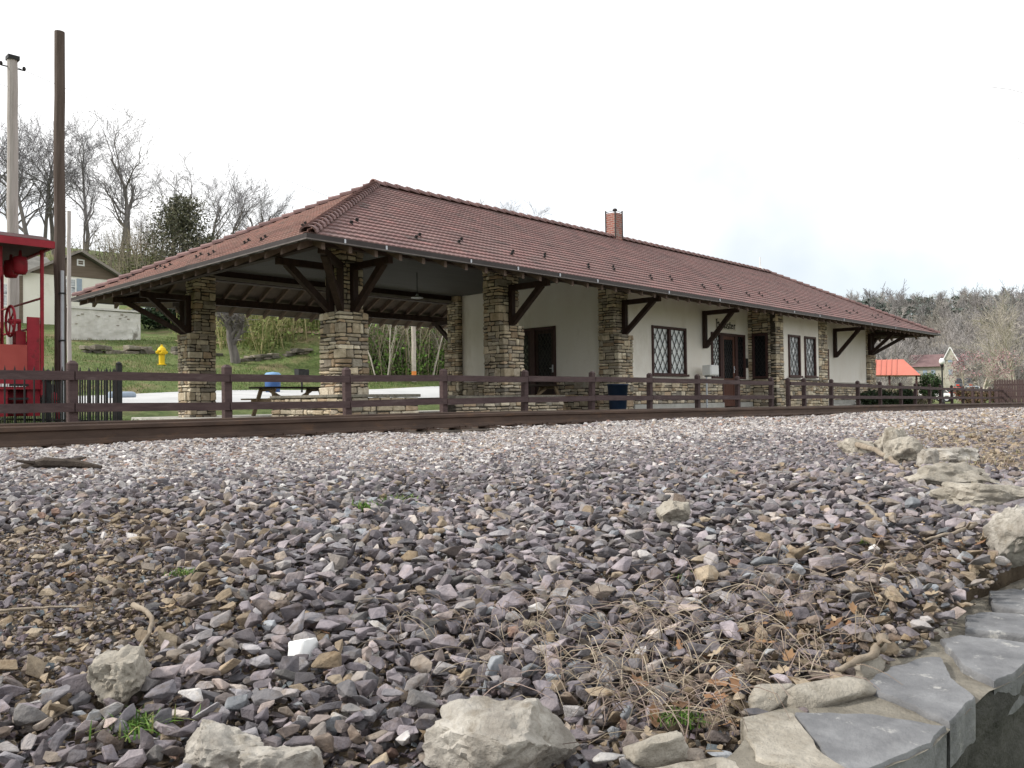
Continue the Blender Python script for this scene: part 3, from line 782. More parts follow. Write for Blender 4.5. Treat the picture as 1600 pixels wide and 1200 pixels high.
def leaves():
    V, F, C = [], [], []; r = random.Random(8); o = 0
    spots = []
    for _ in range(70): 
        x = r.uniform(.9, 2.2); spots.append((x, wall_y(x) + .2 + abs(r.gauss(0, .10)), r.uniform(.009, .02)))
    for _ in range(30): spots.append((r.uniform(.5, 2.6), r.uniform(.9, 2.4), r.uniform(.008, .016)))
    for q in [(1.035,.600,.02),(1.09,.60,.018),(.97,.66,.02),(1.14,.74,.021),(1.19,.70,.018),(1.02,.72,.024),(.62,1.95,.028),(1.98,.72,.022),(1.3,.66,.022)]: spots.append(q)
    for x, y, s in spots:
        a = r.uniform(0, 2*PI); z = float(bz(x, y)) + r.uniform(.012, .035); tx = r.uniform(-.6, .6); ty = r.uniform(-.6, .6)
        c = np.array(r.choice([(.22,.12,.065),(.27,.16,.085),(.34,.25,.16),(.16,.09,.05),(.38,.30,.21)])) * r.uniform(.8, 1.2)
        pro = [(-1,0),(-.62,.32),(-.45,.22),(-.1,.52),(.08,.3),(.5,.42),(.62,.2),(1,.0),(.62,-.2),(.5,-.4),(.08,-.3),(-.1,-.5),(-.45,-.22),(-.62,-.32)]
        vs = [(0, 0, 0)] + [(u, v, (v * v) * r.uniform(.4,1.3) + .25 * u * u) for u, v in pro]
        for u, v, w in vs:
            X = (u * math.cos(a) - v * math.sin(a)) * s; Y = (u * math.sin(a) + v * math.cos(a)) * s
            V.append((x + X, y + Y, z + w * s + X * tx + Y * ty)); C.append(c)
        for i in range(1, 15): F.append((o, o + i, o + (i % 14) + 1))
        o += 15
    ob = np_mesh('dead_leaves', np.array(V), np.array(F), M['deadgrass'], np.array(C), smooth=True)
    tag(ob, 'brown curled dead leaves scattered along the wall and ballast', 'dead leaves', kind='stuff')
leaves()

WEEDS = [(1.62,2.22,.075,'left of the pair of small green weeds in the middle of the ballast'),(1.80,2.30,.07,'right of the pair of small green weeds in the middle of the ballast'),(.985,.625,.035,'bright green sprig among dead weeds near the slate caps'),(.46,1.175,.05,'leafy green sprig beside the grey white boulder at lower left'),(1.96,.75,.03,'tiny yellow green sprig below the short pale stick'),(1.54,.95,.03,'tiny green sprig right of centre among the dark stones'),(.815,1.83,.03,'faint green sprout on the earthy patch at left'),(2.7,2.05,.05,'green sprout at the near edge of the pale gravel'),(2.45,1.9,.04,'small sprout left of the lone pale boulder')]
for k, (x, y, s, lab) in enumerate(WEEDS):
    r = np.random.default_rng(50 + k); n = 130
    P = np.stack([r.normal(0, s * .42, n), r.normal(0, s * .42, n), np.zeros(n)], -1)
    o = blades('green_weed', P, s * .25, s * .6, s * .065, GREENS * 1.1, M['blade'], 1.3, 60 + k); o.location = (x, y, float(bz(x, y)) + .012)
    tag(o, lab, 'weed', 'small green weeds in the ballast')

# ------------------------------------------------------------------ railway track
def rz_top(X): return -.165 - float(drop(X))
def track():
    t = empty('railway_track', (8, 8.4, -.36), 'rusty brown railway track crossing in front of the station', 'track')
    iv = Vector((-8, -8.4, .36))
    prof = [(-.07,0),(.07,0),(.07,.014),(.022,.032),(.010,.05),(.010,.115),(.034,.128),(.036,.160),(.026,.170),(-.026,.170),(-.036,.160),(-.034,.128),(-.010,.115),(-.010,.05),(-.022,.032),(-.07,.014)]
    xs_ = list(np.arange(-8, 66, 1.0))
    for yc in (7.7, 9.135):
        mb = MB(); n = len(prof); V = []; F = []
        for X in xs_:
            z0 = rz_top(X) - .17
            for u, v in prof: V.append(Vector((X, yc + u, z0 + v)) + iv)
        for i in range(len(xs_) - 1):
            for k in range(n):
                k2 = (k + 1) % n; F.append((i*n+k, i*n+k2, (i+1)*n+k2, (i+1)*n+k))
        mb.add(V, F); mb.build('rail', M['rail'], t)
    tie = MB(); tie.cbox(-.11, .11, -1.28, 1.28, -.17, 0, .012); plates = (MB(), MB())
    for s, pl in zip((-.7175, .7175), plates):
        pl.box(-.09, .09, s - .17, s + .17, .0, .018)
        for q in (-.11, .11):
            for w in (-.05, .05): pl.box(w - .012, w + .012, s + q - .014, s + q + .014, .018, .04)
    a = tie.build('railroad_tie', M['tie'], t); b = [q.build('tie_plate', M['rail'], a) for q in plates]
    r = random.Random(2); first = True
    for k in range(88):
        X = -6 + k * .52 + r.uniform(-.03, .03)
        if first: o = a; first = False
        else:
            o = a.copy(); col.objects.link(o); o.parent = t
            for q in b: p = q.copy(); col.objects.link(p); p.parent = o
        o.location = Vector((X, 8.4175, rz_top(X) - .17 - .019)) + iv; o.rotation_euler = (0, 0, r.uniform(-.02, .02))
track()
# scrap of dark wood lying in the pale ballast at left
mb = MB(); mb.tube([(-.22,.02,0),(-.05,0,.03),(.1,.02,.02),(.24,0,0)], [.012,.03,.026,.01], 7); mb.tube([(.05,0,.03),(.12,.1,.05)], [.016,.006], 6); mb.tube([(-.1,0,.03),(-.16,-.08,.05)], [.014,.005], 6)
o = mb.build('wood_chunk', M['tie']); o.location = (1.46, 4.82, float(bz(1.46, 4.82)) + .02); o.rotation_euler = (0, 0, -.7); tag(o, 'dark rotten chunk of wood on the pale gravel at far left', 'wood scrap')

# ------------------------------------------------------------------ rail fence
def fence(name, posts, label, gaps=()):
    """posts: list of (x, y, ztop_rail)"""
    x0, y0, z0 = posts[0]
    t = empty(name, (x0, y0, z0 - .8), label, 'fence'); iv = Vector((-x0, -y0, -(z0 - .8))); r = random.Random(len(posts))
    w = .055; h = .17
    mb = MB(); mb.cbox(-w, w, -w, w, -.85, h - .02, .012)
    mb.add([(-w+.012,-w+.012,h-.02),(w-.012,-w+.012,h-.02),(w-.012,w-.012,h-.02),(-w+.012,w-.012,h-.02),(-.02,-.02,h+.006),(.02,-.02,h+.006),(.02,.02,h+.006),(-.02,.02,h+.006)], [(0,1,5,4),(1,2,6,5),(2,3,7,6),(3,0,4,7),(4,5,6,7)])
    base = mb.build('fence_post', M['fence'], t)
    for i, (x, y, z) in enumerate(posts):
        o = base if i == 0 else base.copy()
        if i: col.objects.link(o); o.parent = t
        o.location = Vector((x, y, z)) + iv; o.rotation_euler = (r.uniform(-.02,.02), r.uniform(-.022,.022), r.uniform(-.06,.06))
    for i in range(len(posts) - 1):
        if i in gaps: continue
        for dz in (0, -.385):
            a = Vector(posts[i]) + iv; b = Vector(posts[i+1]) + iv
            a.z += dz + r.uniform(-.012, .012); b.z += dz + r.uniform(-.012, .012)
            y = -.055 - .022; a.y += y; b.y += y
            mb = MB(); mb.bar(a, b, .042, .105, ext=-.006); mb.build('fence_rail', M['fence'], t)
PF = [(-2.75,10.5,.36),(-.7,10.5,.36),(1.32,10.5,.36),(3.37,10.5,.365),(5.32,10.5,.36),(7.27,10.5,.362),(9.25,10.5,.38),(11.3,10.5,.395),(13.35,10.5,.405),(15.45,10.5,.40),(17.5,10.5,.398),(19.48,10.5,.382),(21.4,10.5,.377)]
fence('rail_fence', PF, 'brown two rail wooden fence in front of the left and middle station')
PF2 = [(22.44,10.5,.366),(23.5,10.5,.37),(25.5,10.5,.36),(27.66,10.5,.33),(29.7,10.5,.313),(31.78,10.5,.296),(33.8,10.62,.278),(35.84,10.72,.262),(37.85,10.89,.252),(39.87,11.0,.24),(41.9,11.09,.225),(43.9,11.18,.21),(45.9,11.3,.195),(47.9,11.4,.185),(49.9,11.5,.18),(51.9,11.6,.17),(54,11.7,.16),(56,11.8,.15),(58,11.9,.14),(60,12,.13),(62,12.1,.12)]
fence('rail_fence', PF2, 'brown two rail wooden fence running off to the right past the gap')

# ------------------------------------------------------------------ masonry
STONE_C = [(.36,.30,.215),(.42,.355,.26),(.31,.265,.20),(.27,.235,.195),(.39,.30,.20),(.47,.42,.33),(.34,.25,.165),(.24,.22,.19),(.44,.375,.275),(.33,.29,.23),(.50,.45,.36)]
def stone_block(mb, x0, x1, y0, y1, z0, z1, r, j=.011, b=.016, c=None):
    """rough block: jittered, chamfered box; a tall one may be laid as two"""
    if c is None and z1 - z0 > .105 and r.random() < .55:
        m = z0 + (z1 - z0) * r.uniform(.34, .66); stone_block(mb, x0, x1, y0, y1, z0, m - GAP, r, j, b, ()); stone_block(mb, x0, x1, y0, y1, m + GAP, z1, r, j, b, ()); return
    c = c or None
    if c is None:
        q = np.array(r.choice(STONE_C)) * r.uniform(.75, 1.22) * 1.62; c = tuple((q.mean() * .24 + q * .76) * np.array([1.10, 1.06, 1.0]))
    b = min(b, (x1-x0)*.3, (y1-y0)*.3, (z1-z0)*.3)
    vs = []
    for x, y, z in ((0,0,0),(1,0,0),(1,1,0),(0,1,0),(0,0,1),(1,0,1),(1,1,1),(0,1,1)):
        cx = (x0, x1)[x]; cy = (y0, y1)[y]; cz = (z0, z1)[z]; sx = 1 if x == 0 else -1; sy = 1 if y == 0 else -1; sz = 1 if z == 0 else -1
        q = [r.uniform(-j, j) for _ in range(3)]
        vs += [(cx + q[0], cy + sy*b + q[1], cz + sz*b*r.uniform(.5,1.3) + q[2]), (cx + sx*b + q[0], cy + q[1], cz + sz*b*r.uniform(.5,1.3) + q[2]), (cx + sx*b + q[0], cy + sy*b + q[1], cz + q[2])]
    X = lambda i, k: i*3 + k
    fs = [(X(0,0),X(3,0),X(7,0),X(4,0)),(X(1,0),X(2,0),X(6,0),X(5,0)),(X(0,1),X(1,1),X(5,1),X(4,1)),(X(3,1),X(2,1),X(6,1),X(7,1)),(X(0,2),X(1,2),X(2,2),X(3,2)),(X(4,2),X(5,2),X(6,2),X(7,2))]
    for i in range(8): fs.append((X(i,0),X(i,1),X(i,2)))
    for a, b2 in ((0,4),(1,5),(2,6),(3,7)): fs.append((X(a,0),X(a,1),X(b2,1),X(b2,0)))
    for a, b2 in ((0,1),(3,2),(4,5),(7,6)): fs.append((X(a,1),X(b2,1),X(b2,2),X(a,2)))
    for a, b2 in ((0,3),(1,2),(4,7),(5,6)): fs.append((X(a,0),X(b2,0),X(b2,2),X(a,2)))
    mb.add(vs, fs, c)
def courses(z0, z1, r, hmin=.055, hmax=.165):
    z = z0; out = []
    while z < z1 - .001:
        h = r.uniform(hmin, hmax) if r.random() < .75 else r.uniform(hmin, hmin * 1.5)
        if z1 - (z + h) < hmin: h = z1 - z
        out.append((z, z + h)); z += h
    return out
def splits(a, b, r, lo=.10, hi=.36):
    x = a; out = []
    while x < b - .001:
        w = r.uniform(lo, hi)
        if b - (x + w) < lo * .8: w = b - x
        out.append((x, x + w)); x += w
    return out
GAP = .0085
def pier(mb, x0, x1, y0, y1, z0, z1, seed, d=.16, hmin=.06, hmax=.22):
    r = random.Random(seed)
    for k, (a, b) in enumerate(courses(z0, z1, r, hmin, hmax)):
        odd = k % 2; a += GAP; b -= GAP
        ex = d if odd else 0; ey = 0 if odd else d
        def pr_(): return r.uniform(-.012, .016)
        for (u, v) in splits(x0 + ex, x1 - ex, r):
            p = pr_(); stone_block(mb, u + GAP, v - GAP, y0 - p, y0 + d, a, b, r)
            stone_block(mb, u + GAP, v - GAP, y1 - d, y1 + pr_(), a, b, r)
        for (u, v) in splits(y0 + ey, y1 - ey, r):
            p = pr_(); stone_block(mb, x0 - p, x0 + d, u + GAP, v - GAP, a, b, r)
            stone_block(mb, x1 - d, x1 + pr_(), u + GAP, v - GAP, a, b, r)
    mb.mi = 1; q = .022; mb.box(x0 + q, x1 - q, y0 + q, y1 - q, z0, z1 - .01, (1, 1, 1)); mb.mi = 0
def stone_wall(mb, axis, s0, s1, face, depth, z0, z1, seed, sign=-1, hmin=.07, hmax=.21, lo=.12, hi=.42):
    """flat rubble wall; axis 0 runs along X with its face at y=face looking to sign*Y; axis 1 runs along Y"""
    r = random.Random(seed)
    for (a, b) in courses(z0, z1, r, hmin, hmax):
        for (u, v) in splits(s0, s1, r, lo, hi):
            p = r.uniform(-.012, .014); f = face + sign * p; g = face - sign * depth
            lo_, hi_ = min(f, g), max(f, g)
            if axis == 0: stone_block(mb, u + GAP, v - GAP, lo_, hi_, a + GAP, b - GAP, r)
            else: stone_block(mb, lo_, hi_, u + GAP, v - GAP, a + GAP, b - GAP, r)
    mb.mi = 1; f = face - sign * .022; g = face - sign * depth * .96; lo_, hi_ = min(f, g), max(f, g)
    if axis == 0: mb.box(s0 + .01, s1 - .01, lo_, hi_, z0, z1 - .008, (1,1,1))
    else: mb.box(lo_, hi_, s0 + .01, s1 - .01, z0, z1 - .008, (1,1,1))
    mb.mi = 0

# ------------------------------------------------------------------ the station
XE1, XE2, YE, YR, ZE, ZR = 7.119, 39.13, 11.295, 21.888, 2.70, 5.47
T = (YR - YE) / 2; SL = (ZR - ZE) / T; YM = (YE + YR) / 2
ST = empty('train_station', (22, 16.6, -.32), 'long stone and stucco railway depot with a red clay tile hipped roof', 'station')
IV = Vector((-22, -16.6, .32))
class SB(MB):
    """MB whose build shifts world coordinates into the station's frame"""
    def build(s, name, mats, parent=None, smooth=False, loc=None, fixn=True, frame=True):
        if frame: s.v = [(p[0] + IV.x, p[1] + IV.y, p[2] + IV.z) for p in s.v]
        return MB.build(s, name, mats, parent if parent is not None else ST, smooth, loc, fixn)

NC = 23
def roof_face(P0, a, n, L):
    """tile courses on one face; P0 eave start, a along the eave, n inward; returns verts, quads, colours"""
    P0 = np.array(P0); a = np.array(a); n = np.array(n)
    pitch = .118; per = 4
    ns = int(L / pitch * per); s = np.linspace(0, L, ns + 1)
    ph = (s / pitch) % 1.0
    roll = .011 * np.clip(np.sin(ph * PI), 0, 1) ** .7
    Vs, Fs, Cs = [], [], []; off = 0
    for i in range(NC):
        t0 = i * T / NC; t1 = min(T - .002, (i + 1) * T / NC + .012)
        j0 = rng.normal(0, .004, ns + 1)
        def row(t, dz, k):
            sc = np.clip(s, t, L - t)
            return P0 + a * sc[:, None] + n * t + np.array([0, 0, 1.]) * (SL * t + dz + roll * k)[:, None]
        rows = [row(t0, -.012, .1), row(t0, .033, 1.0) , row(t1, .000, .9)]
        cells = np.floor(s / (pitch * 2) + .001).astype(int)
        rc = rng.normal(0, 1, cells.max() + 2); rc2 = rng.normal(0, 1, cells.max() + 2)
        base = np.array([.238, .140, .131]) * (1 + .06 * rc[cells])[:, None]
        base[:, 0] *= 1 + .05 * rc2[cells]
        base *= np.where(rc2[cells] > 2.3, 1.10, np.where(rc2[cells] < -2.0, .74, 1))[:, None]
        base *= 1 + .05 * math.sin(i * 1.7)
        Cs += [base * .14, base, base * .97]; Vs += rows; m = ns + 1  # foot of each tile lip coloured dark as painted shade between courses
        sc0 = np.clip(s, t0, L - t0); w = np.diff(sc0) > 1e-6; sc1 = np.clip(s, t1, L - t1); w2 = np.diff(sc1) > 1e-6
        idx = np.arange(ns)
        A = idx[w]; Fs.append(np.stack([A, A + 1, A + 1 + m, A + m], -1) + off)
        A = idx[w | w2]; Fs.append(np.stack([A + m, A + 1 + m, A + 1 + 2*m, A + 2*m], -1) + off)
        off += 3 * m
    return np.concatenate(Vs), np.concatenate(Fs), np.concatenate(Cs)
def build_roof():
    LX = XE2 - XE1; LY = YR - YE
    faces = [((XE1, YE, ZE), (1,0,0), (0,1,0), LX), ((XE1, YR, ZE), (0,-1,0), (1,0,0), LY), ((XE2, YE, ZE), (0,1,0), (-1,0,0), LY), ((XE2, YR, ZE), (-1,0,0), (0,-1,0), LX)]
    V, F, C = [], [], []; o = 0
    for k, f in enumerate(faces):
        v, q, c = roof_face(*f)
        if k == 1: c = c * np.array([1.04, .96, .84])  # left end face tinted warmer, painting in the sunlight on it
        V.append(v); F.append(q + o); C.append(c); o += len(v)
    V = np.concatenate(V) + np.array(IV)
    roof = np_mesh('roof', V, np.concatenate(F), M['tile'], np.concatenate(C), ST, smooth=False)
    # hip and ridge caps
    def caps(name, p, q, w, step):
        p = Vector(p); q = Vector(q); d = (q - p); L = d.length; d.normalize(); up = Vector((0,0,1)); up = (up - d * up.dot(d)).normalized(); sd = d.cross(up)
        mb = SB(); k = int(L / step); r = random.Random(int(L * 10))
        for i in range(k):
            a = p + d * (i * L / k); b = p + d * ((i + 1) * L / k + .04)
            c = tuple(np.array([.235,.145,.137]) * r.uniform(.8, 1.15))
            V = []; n = 7
            for (e, rr, lift) in ((a, w * 1.10, .035), (b, w * .9, .005)):
                for j in range(n):
                    t = -1.75 + 3.5 * j / (n - 1)
                    V.append(e + sd * math.sin(t) * rr + up * (math.cos(t) * rr * .75 - w * .25 + lift))
                for j in range(n):
                    t = -1.75 + 3.5 * j / (n - 1)
                    V.append(e + sd * math.sin(t) * rr * .8 + up * (math.cos(t) * rr * .55 - w * .25 + lift))
            fs = []
            for j in range(n - 1):
                fs += [(j, j+1, 2*n+j+1, 2*n+j), (j, n+j, n+j+1, j+1), (2*n+j, 2*n+j+1, 3*n+j+1, 3*n+j), (n+j, 3*n+j, 3*n+j+1, n+j+1)]
            mb.add(V, fs, c)
        return mb.build(name, M['tile'], roof, frame=True)
    e = .03
    caps('hip_tiles', (XE1 - .02, YE - .02, ZE + e), (XE1 + T, YM, ZR + e), .13, .30)
    caps('hip_tiles', (XE1 - .02, YR + .02, ZE + e), (XE1 + T, YM, ZR + e), .13, .30)
    caps('hip_tiles', (XE2 + .02, YE - .02, ZE + e), (XE2 - T, YM, ZR + e), .13, .30)
    caps('hip_tiles', (XE2 + .02, YR + .02, ZE + e), (XE2 - T, YM, ZR + e), .13, .30)
    caps('ridge_tiles', (XE1 + T - .1, YM, ZR + .045), (XE2 - T + .1, YM, ZR + .045), .13, .36)
    # gutter, its straps, soffit
    mb = SB(); g0, g1 = ZE - .095, ZE - .004; w = .09
    mb.box(XE1 - w, XE2 + w, YE - w, YE + .01, g0, g1); mb.box(XE1 - w, XE2 + w, YR - .01, YR + w, g0, g1)
    mb.box(XE1 - w, XE1 + .01, YE + .011, YR - .011, g0, g1); mb.box(XE2 - .01, XE2 + w, YE + .011, YR - .011, g0, g1)
    gut = mb.build('gutter', M['gutter'], roof)
    mb = SB(); lip = .012
    mb.box(XE1 - w - lip, XE2 + w + lip, YE - w - lip, YE - w + .004, g0 - .006, g0 + .014); mb.box(XE1 - w - lip, XE1 - w + .004, YE - w + .006, YR + w, g0 - .006, g0 + .014)
    mb.build('gutter_lip', M['gutlip'], roof)
    st = SB(); st.box(-.014, .014, -.013, .01, -.035, .03); s0 = None
    for x in (7.75, 8.6, 10.6, 11.9, 13.2, 14.5, 17.4, 19.9, 24.5, 26.4, 28.4, 31.0, 33.5, 35.0):
        if s0 is None:
            o = MB.build(st, 'gutter_strap', M['galv'], roof); s0 = o
        else:
            o = s0.copy(); col.objects.link(o); o.parent = roof
        o.location = Vector((x, YE - w - .004, ZE - .045)) + IV
    # snow guards: staggered pairs a few courses up
    sg = MB(); sg.box(-.008, .008, -.06, .05, 0, .016); sg.box(-.032, .032, -.008, .008, .01, .062)
    s1 = None; spots = []
    k = 0; x = XE1 + 1.5
    while x < XE2 - 1.6:
        for q, c in ((0, 3.2), (.28, 4.2)) if k % 2 else ((0, 4.2), (.30, 5.3)):
            spots.append((x + q, YE, c, 0))
        x += 1.32; k += 1
    y = YE + 1.4; k = 0
    while y < YR - .9:
        for q, c in ((0, 2.4), (.26, 3.4)) if k % 2 else ((0, 3.4), (.28, 4.4)): spots.append((XE1, y + q, c, 1))
        y += 1.05; k += 1
    for (x, y, c, side) in spots:
        t = c * T / NC
        p = (x, y + t, ZE + SL * t + .035) if side == 0 else (x + t, y, ZE + SL * t + .035)
        if s1 is None: o = sg.build('snow_guard', M['dark'], roof); s1 = o
        else: o = s1.copy(); col.objects.link(o); o.parent = roof
        o.location = Vector(p) + IV; o.rotation_euler = (math.atan(SL), 0, 0 if side == 0 else -PI/2)
    # chimney
    mb = SB(); x0, x1, y0, y1 = 22.25, 22.65, 16.40, 16.80
    mb.box(x0, x1, y0, y1, 5.2, 6.32)
    ch = mb.build('chimney', M['brick'], roof)
    mb = SB(); mb.box(x0 + .08, x1 - .08, y0 + .08, y1 - .08, 6.30, 6.33); mb.build('flue_opening', M['dark'], roof)
    mb = SB()
    for xx, yy in ((x0, y0), (x1, y0), (x0, y1), (x1, y1)): mb.box(xx - .018, xx + .018, yy - .018, yy + .018, 5.45, 6.42)
    for k in range(1):
        mb.lathe([(.075,6.36),(.085,6.40),(.06,6.44),(.03,6.45)], 10, x0 + .03, y0 + .03)
        mb.bar((x0, y0, 6.37), (x1, y0, 6.37), .012); mb.bar((x0, y1, 6.37), (x1, y1, 6.37), .012); mb.bar((x0, y0, 6.37), (x0, y1, 6.37), .012); mb.bar((x1, y0, 6.37), (x1, y1, 6.37), .012)
    mb.build('chimney_cap_irons', M['gutter'], roof)
    mb = SB(); mb.tube([(33.0, YM, ZR + .06), (33.0, YM, ZR + .62)], .025, 8); mb.lathe([(.13, ZR+.05),(.13,ZR+.1),(.04,ZR+.2)], 10, 33.0, YM); mb.build('vent_pipe', M['white'], roof)
    return roof
ROOF = build_roof()

def under_roof():
    th = .10
    def pl(t): return ZE - th + SL * t
    mb = SB()
    A = [(XE1+.03, YE+.03), (XE2-.03, YE+.03), (XE2-.03, YR-.03), (XE1+.03, YR-.03)]; t = T - .05
    B = [(XE1+t, YE+t), (XE2-t, YE+t), (XE2-t, YR-t), (XE1+t, YR-t)]
    V = [(x, y, pl(.03)) for x, y in A] + [(x, y, pl(t)) for x, y in B]
    mb.add(V, [(0,1,5,4),(1,2,6,5),(2,3,7,6),(3,0,4,7)])
    mb.build('roof_deck', M['soffit'], ST, fixn=False)
    # rafters: one mesh per length, copied round the eaves
    def rafter_me(tl):
        m = MB(); a, b = .035, tl; w = .034; h = .15
        V = [(-w, a, pl(a)-.004-h*.8), (w, a, pl(a)-.004-h*.8), (w, a, pl(a)-.004), (-w, a, pl(a)-.004), (-w, b, pl(b)-.004-h), (w, b, pl(b)-.004-h), (w, b, pl(b)-.004), (-w, b, pl(b)-.004)]
        m.add([(x, y, z + IV.z) for x, y, z in V], [(0,1,2,3),(7,6,5,4),(0,4,5,1),(1,5,6,2),(2,6,7,3),(3,7,4,0)]); return m
    protos = {}
    count = 0; rest = SB()
    def place(side, s, tl):
        nonlocal count
        key = round(tl, 1)
        if key not in protos: protos[key] = rafter_me(key).build('rafter', M['rafter'], ST); o = protos[key]
        else:
            o = protos[key].copy(); col.objects.link(o); o.parent = ST
        if side == 0: o.location = (XE1 + s + IV.x, YE + IV.y, 0); o.rotation_euler = (0, 0, 0)
        if side == 1: o.location = (XE1 + IV.x, YE + s + IV.y, 0); o.rotation_euler = (0, 0, -PI/2)
        if side == 2: o.location = (XE1 + s + IV.x, YR + IV.y, 0); o.rotation_euler = (0, 0, PI)
        if side == 3: o.location = (XE2 + IV.x, YE + s + IV.y, 0); o.rotation_euler = (0, 0, PI/2)
        count += 1
    LX = XE2 - XE1; LY = YR - YE
    s = .30
    while s < LX - .1:
        place(0, s, max(.2, min(1.75, s, LX - s))); s += .53
    s = .35
    while s < LY - .1:
        place(1, s, max(.2, min(1.75, s, LY - s))); s += .53
    s = 3.0
    while s < 11.3 and count < 100:
        place(2, s, 1.75); s += .53
    m = SB(); s = .35
    def rr(side, s, tl):
        a, b = .035, tl; w = .034; h = .15
        def W(u, t, z):
            if side == 2: return (XE1 + u, YR - t, z)
            return (XE2 - t, YE + u, z)
        V = [W(s-w,a,pl(a)-.004-h*.8), W(s+w,a,pl(a)-.004-h*.8), W(s+w,a,pl(a)-.004), W(s-w,a,pl(a)-.004), W(s-w,b,pl(b)-.004-h), W(s+w,b,pl(b)-.004-h), W(s+w,b,pl(b)-.004), W(s-w,b,pl(b)-.004)]
        rest.add(V, [(0,1,2,3),(7,6,5,4),(0,4,5,1),(1,5,6,2),(2,6,7,3),(3,7,4,0)])
    while s < LY - .1: rr(3, s, max(.2, min(1.75, s, LY - s))); s += .53
    s = 11.5
    while s < LX - .2: rr(2, s, max(.2, min(1.75, LX - s))); s += .53
    s = .4
    while s < 2.9: rr(2, s, max(.2, min(1.75, s))); s += .53
    o = rest.build('rafter', M['rafter'], ST); o['kind'] = 'stuff'
    # eave beams carried on the brackets
    b0, b1 = .66, .80; z0, z1 = 2.70, 2.885
    mb = SB()
    mb.box(XE1+b0, XE2-b0, YE+b0, YE+b1, z0, z1); mb.box(XE1+b0, XE2-b0, YR-b1, YR-b0, z0, z1)
    mb.box(XE1+b0, XE1+b1, YE+b1+.002, YR-b1-.002, z0+.002, z1-.002); mb.box(XE2-b1, XE2-b0, YE+b1+.002, YR-b1-.002, z0+.002, z1-.002)
    mb.build('eave_beam', M['timber'], ST)
    # lintel beams on the piers with a pale lower trim
    mb = SB(); i0, i1 = 1.90, 2.15; z0, z1 = 3.16, 3.44
    mb.box(XE1+i0, 17.9, YE+i0, YE+i1, z0, z1); mb.box(XE1+i0, 17.9, YR-i1, YR-i0, z0, z1); mb.box(XE1+i0, XE1+i1, YE+i1+.002, YR-i1-.002, z0, z1)
    mb.build('lintel_beam', M['timber'], ST)
    mb = SB()
    mb.box(XE1+i1, 17.88, YR-i1-.05, YR-i1-.003, z0+.02, z0+.10); mb.box(XE1+i0-.03, XE1+i0-.003, YE+i0, YR-i0, z0+.0, z0+.05)
    mb.box(XE1+i0, 17.9, YR-i0+.003, YR-i0+.03, z0+.0, z0+.05)
    mb.build('beam_trim', M['trim'], ST)
    mb = SB(); mb.box(XE1+i1+.003, 17.9, YE+i1+.003, YR-i1-.053, 3.40, 3.43); mb.build('canopy_ceiling', M['ceil'], ST)
under_roof()

# piers ----------------------------------------------------------------------
PX1, PY1, PW = 8.886, 13.062, .692
PY4 = YR - 1.767
def corner_pier(x0, x1, y0, y1, sx, sy, seed, zt=3.42):
    """sx, sy: which outer faces step back above the bracket shelf"""
    mb = SB(); pier(mb, x0, x1, y0, y1, -.42, 1.60, seed)
    pier(mb, x0 - .012, x1 + .012, y0 - .012, y1 + .012, 1.60, 1.75, seed + 1, hmin=.15, hmax=.16)
    b = .15
    pier(mb, x0 + (b if sx < 0 else 0), x1 - (b if sx > 0 else 0), y0 + (b if sy < 0 else 0), y1 - (b if sy > 0 else 0), 1.75, zt, seed + 2)
    return mb.build('stone_pier', [M['stone'], M['mortar']], ST)
corner_pier(PX1, PX1+PW, PY1, PY1+PW, -1, -1, 10)
corner_pier(PX1, PX1+PW, PY4-PW, PY4, -1, 1, 20)
corner_pier(13.373, 13.373+PW, PY1, PY1+PW, 0, -1, 30)
corner_pier(13.373, 13.373+PW, PY4-PW, PY4, 0, 1, 40)
corner_pier(17.775, 17.775+PW, PY1, PY1+PW, 0, -1, 50)
corner_pier(17.775, 17.775+PW, PY4-PW, PY4, 0, 1, 60)
corner_pier(35.83, 36.55, PY1, PY1+PW, 1, -1, 70)
corner_pier(35.83, 36.55, PY4-PW, PY4, 1, 1, 80)

# brackets ---------------------------------------------------------------------
def bracket(x, y, rot, L=1.28, zb=1.755, zt=2.70, long_=1.0, drop_=0.0):
    """wall plane through (x, y), arm reaching out along local -y"""
    mb = MB(); w = .062; zb -= drop_
    mb.cbox(-w, w, -.125, -.004, zb, zt, .008)
    A = L * long_
    mb.cbox(-w+.004, w-.004, -A - .10, -.126, zt - .135, zt - .003, .008)
    mb.add([], [])
    p = Vector((0, -.10, zb + .06)); q = Vector((0, -A * .90, zt - .10)); mb.bar(p, q, .118, .125, up=(0,0,1))
    o = mb.build('bracket', M['timber'], ST); o.location = (x + IV.x, y + IV.y, IV.z); o.rotation_euler = (0, 0, rot)
    return o
yb = PY1 + .148; L0 = 1.12
u = PX1 + .148
bracket(9.30, yb, 0, L0); bracket(u, 13.48, -PI/2, L0); bracket(u - .0, yb - .0, -PI/4, L0, long_=1.5)
yk = PY4 - .148
bracket(9.30, yk, PI, L0); bracket(u, PY4 - .42, -PI/2, L0); bracket(u, yk, -PI*3/4, L0, long_=1.5)
bracket(13.74, yb, 0, L0); bracket(13.74, yk, PI, L0)
bracket(18.20, yb, 0, L0); bracket(18.20, yk, PI, L0)
YW = 13.22
bracket(22.42, YW - .003, 0, L0, drop_=.22); bracket(32.42, YW - .003, 0, L0, drop_=.22)
ur = 36.55 - .148
bracket(36.1, yb, 0, L0); bracket(ur, 13.48, PI/2, L0 + .55); bracket(ur, yb, PI/4, L0, long_=1.55)
bracket(36.1, yk, PI, L0); bracket(ur, yk - .25, PI/2, L0 + .55); bracket(ur, yk, PI*3/4, L0, long_=1.55)

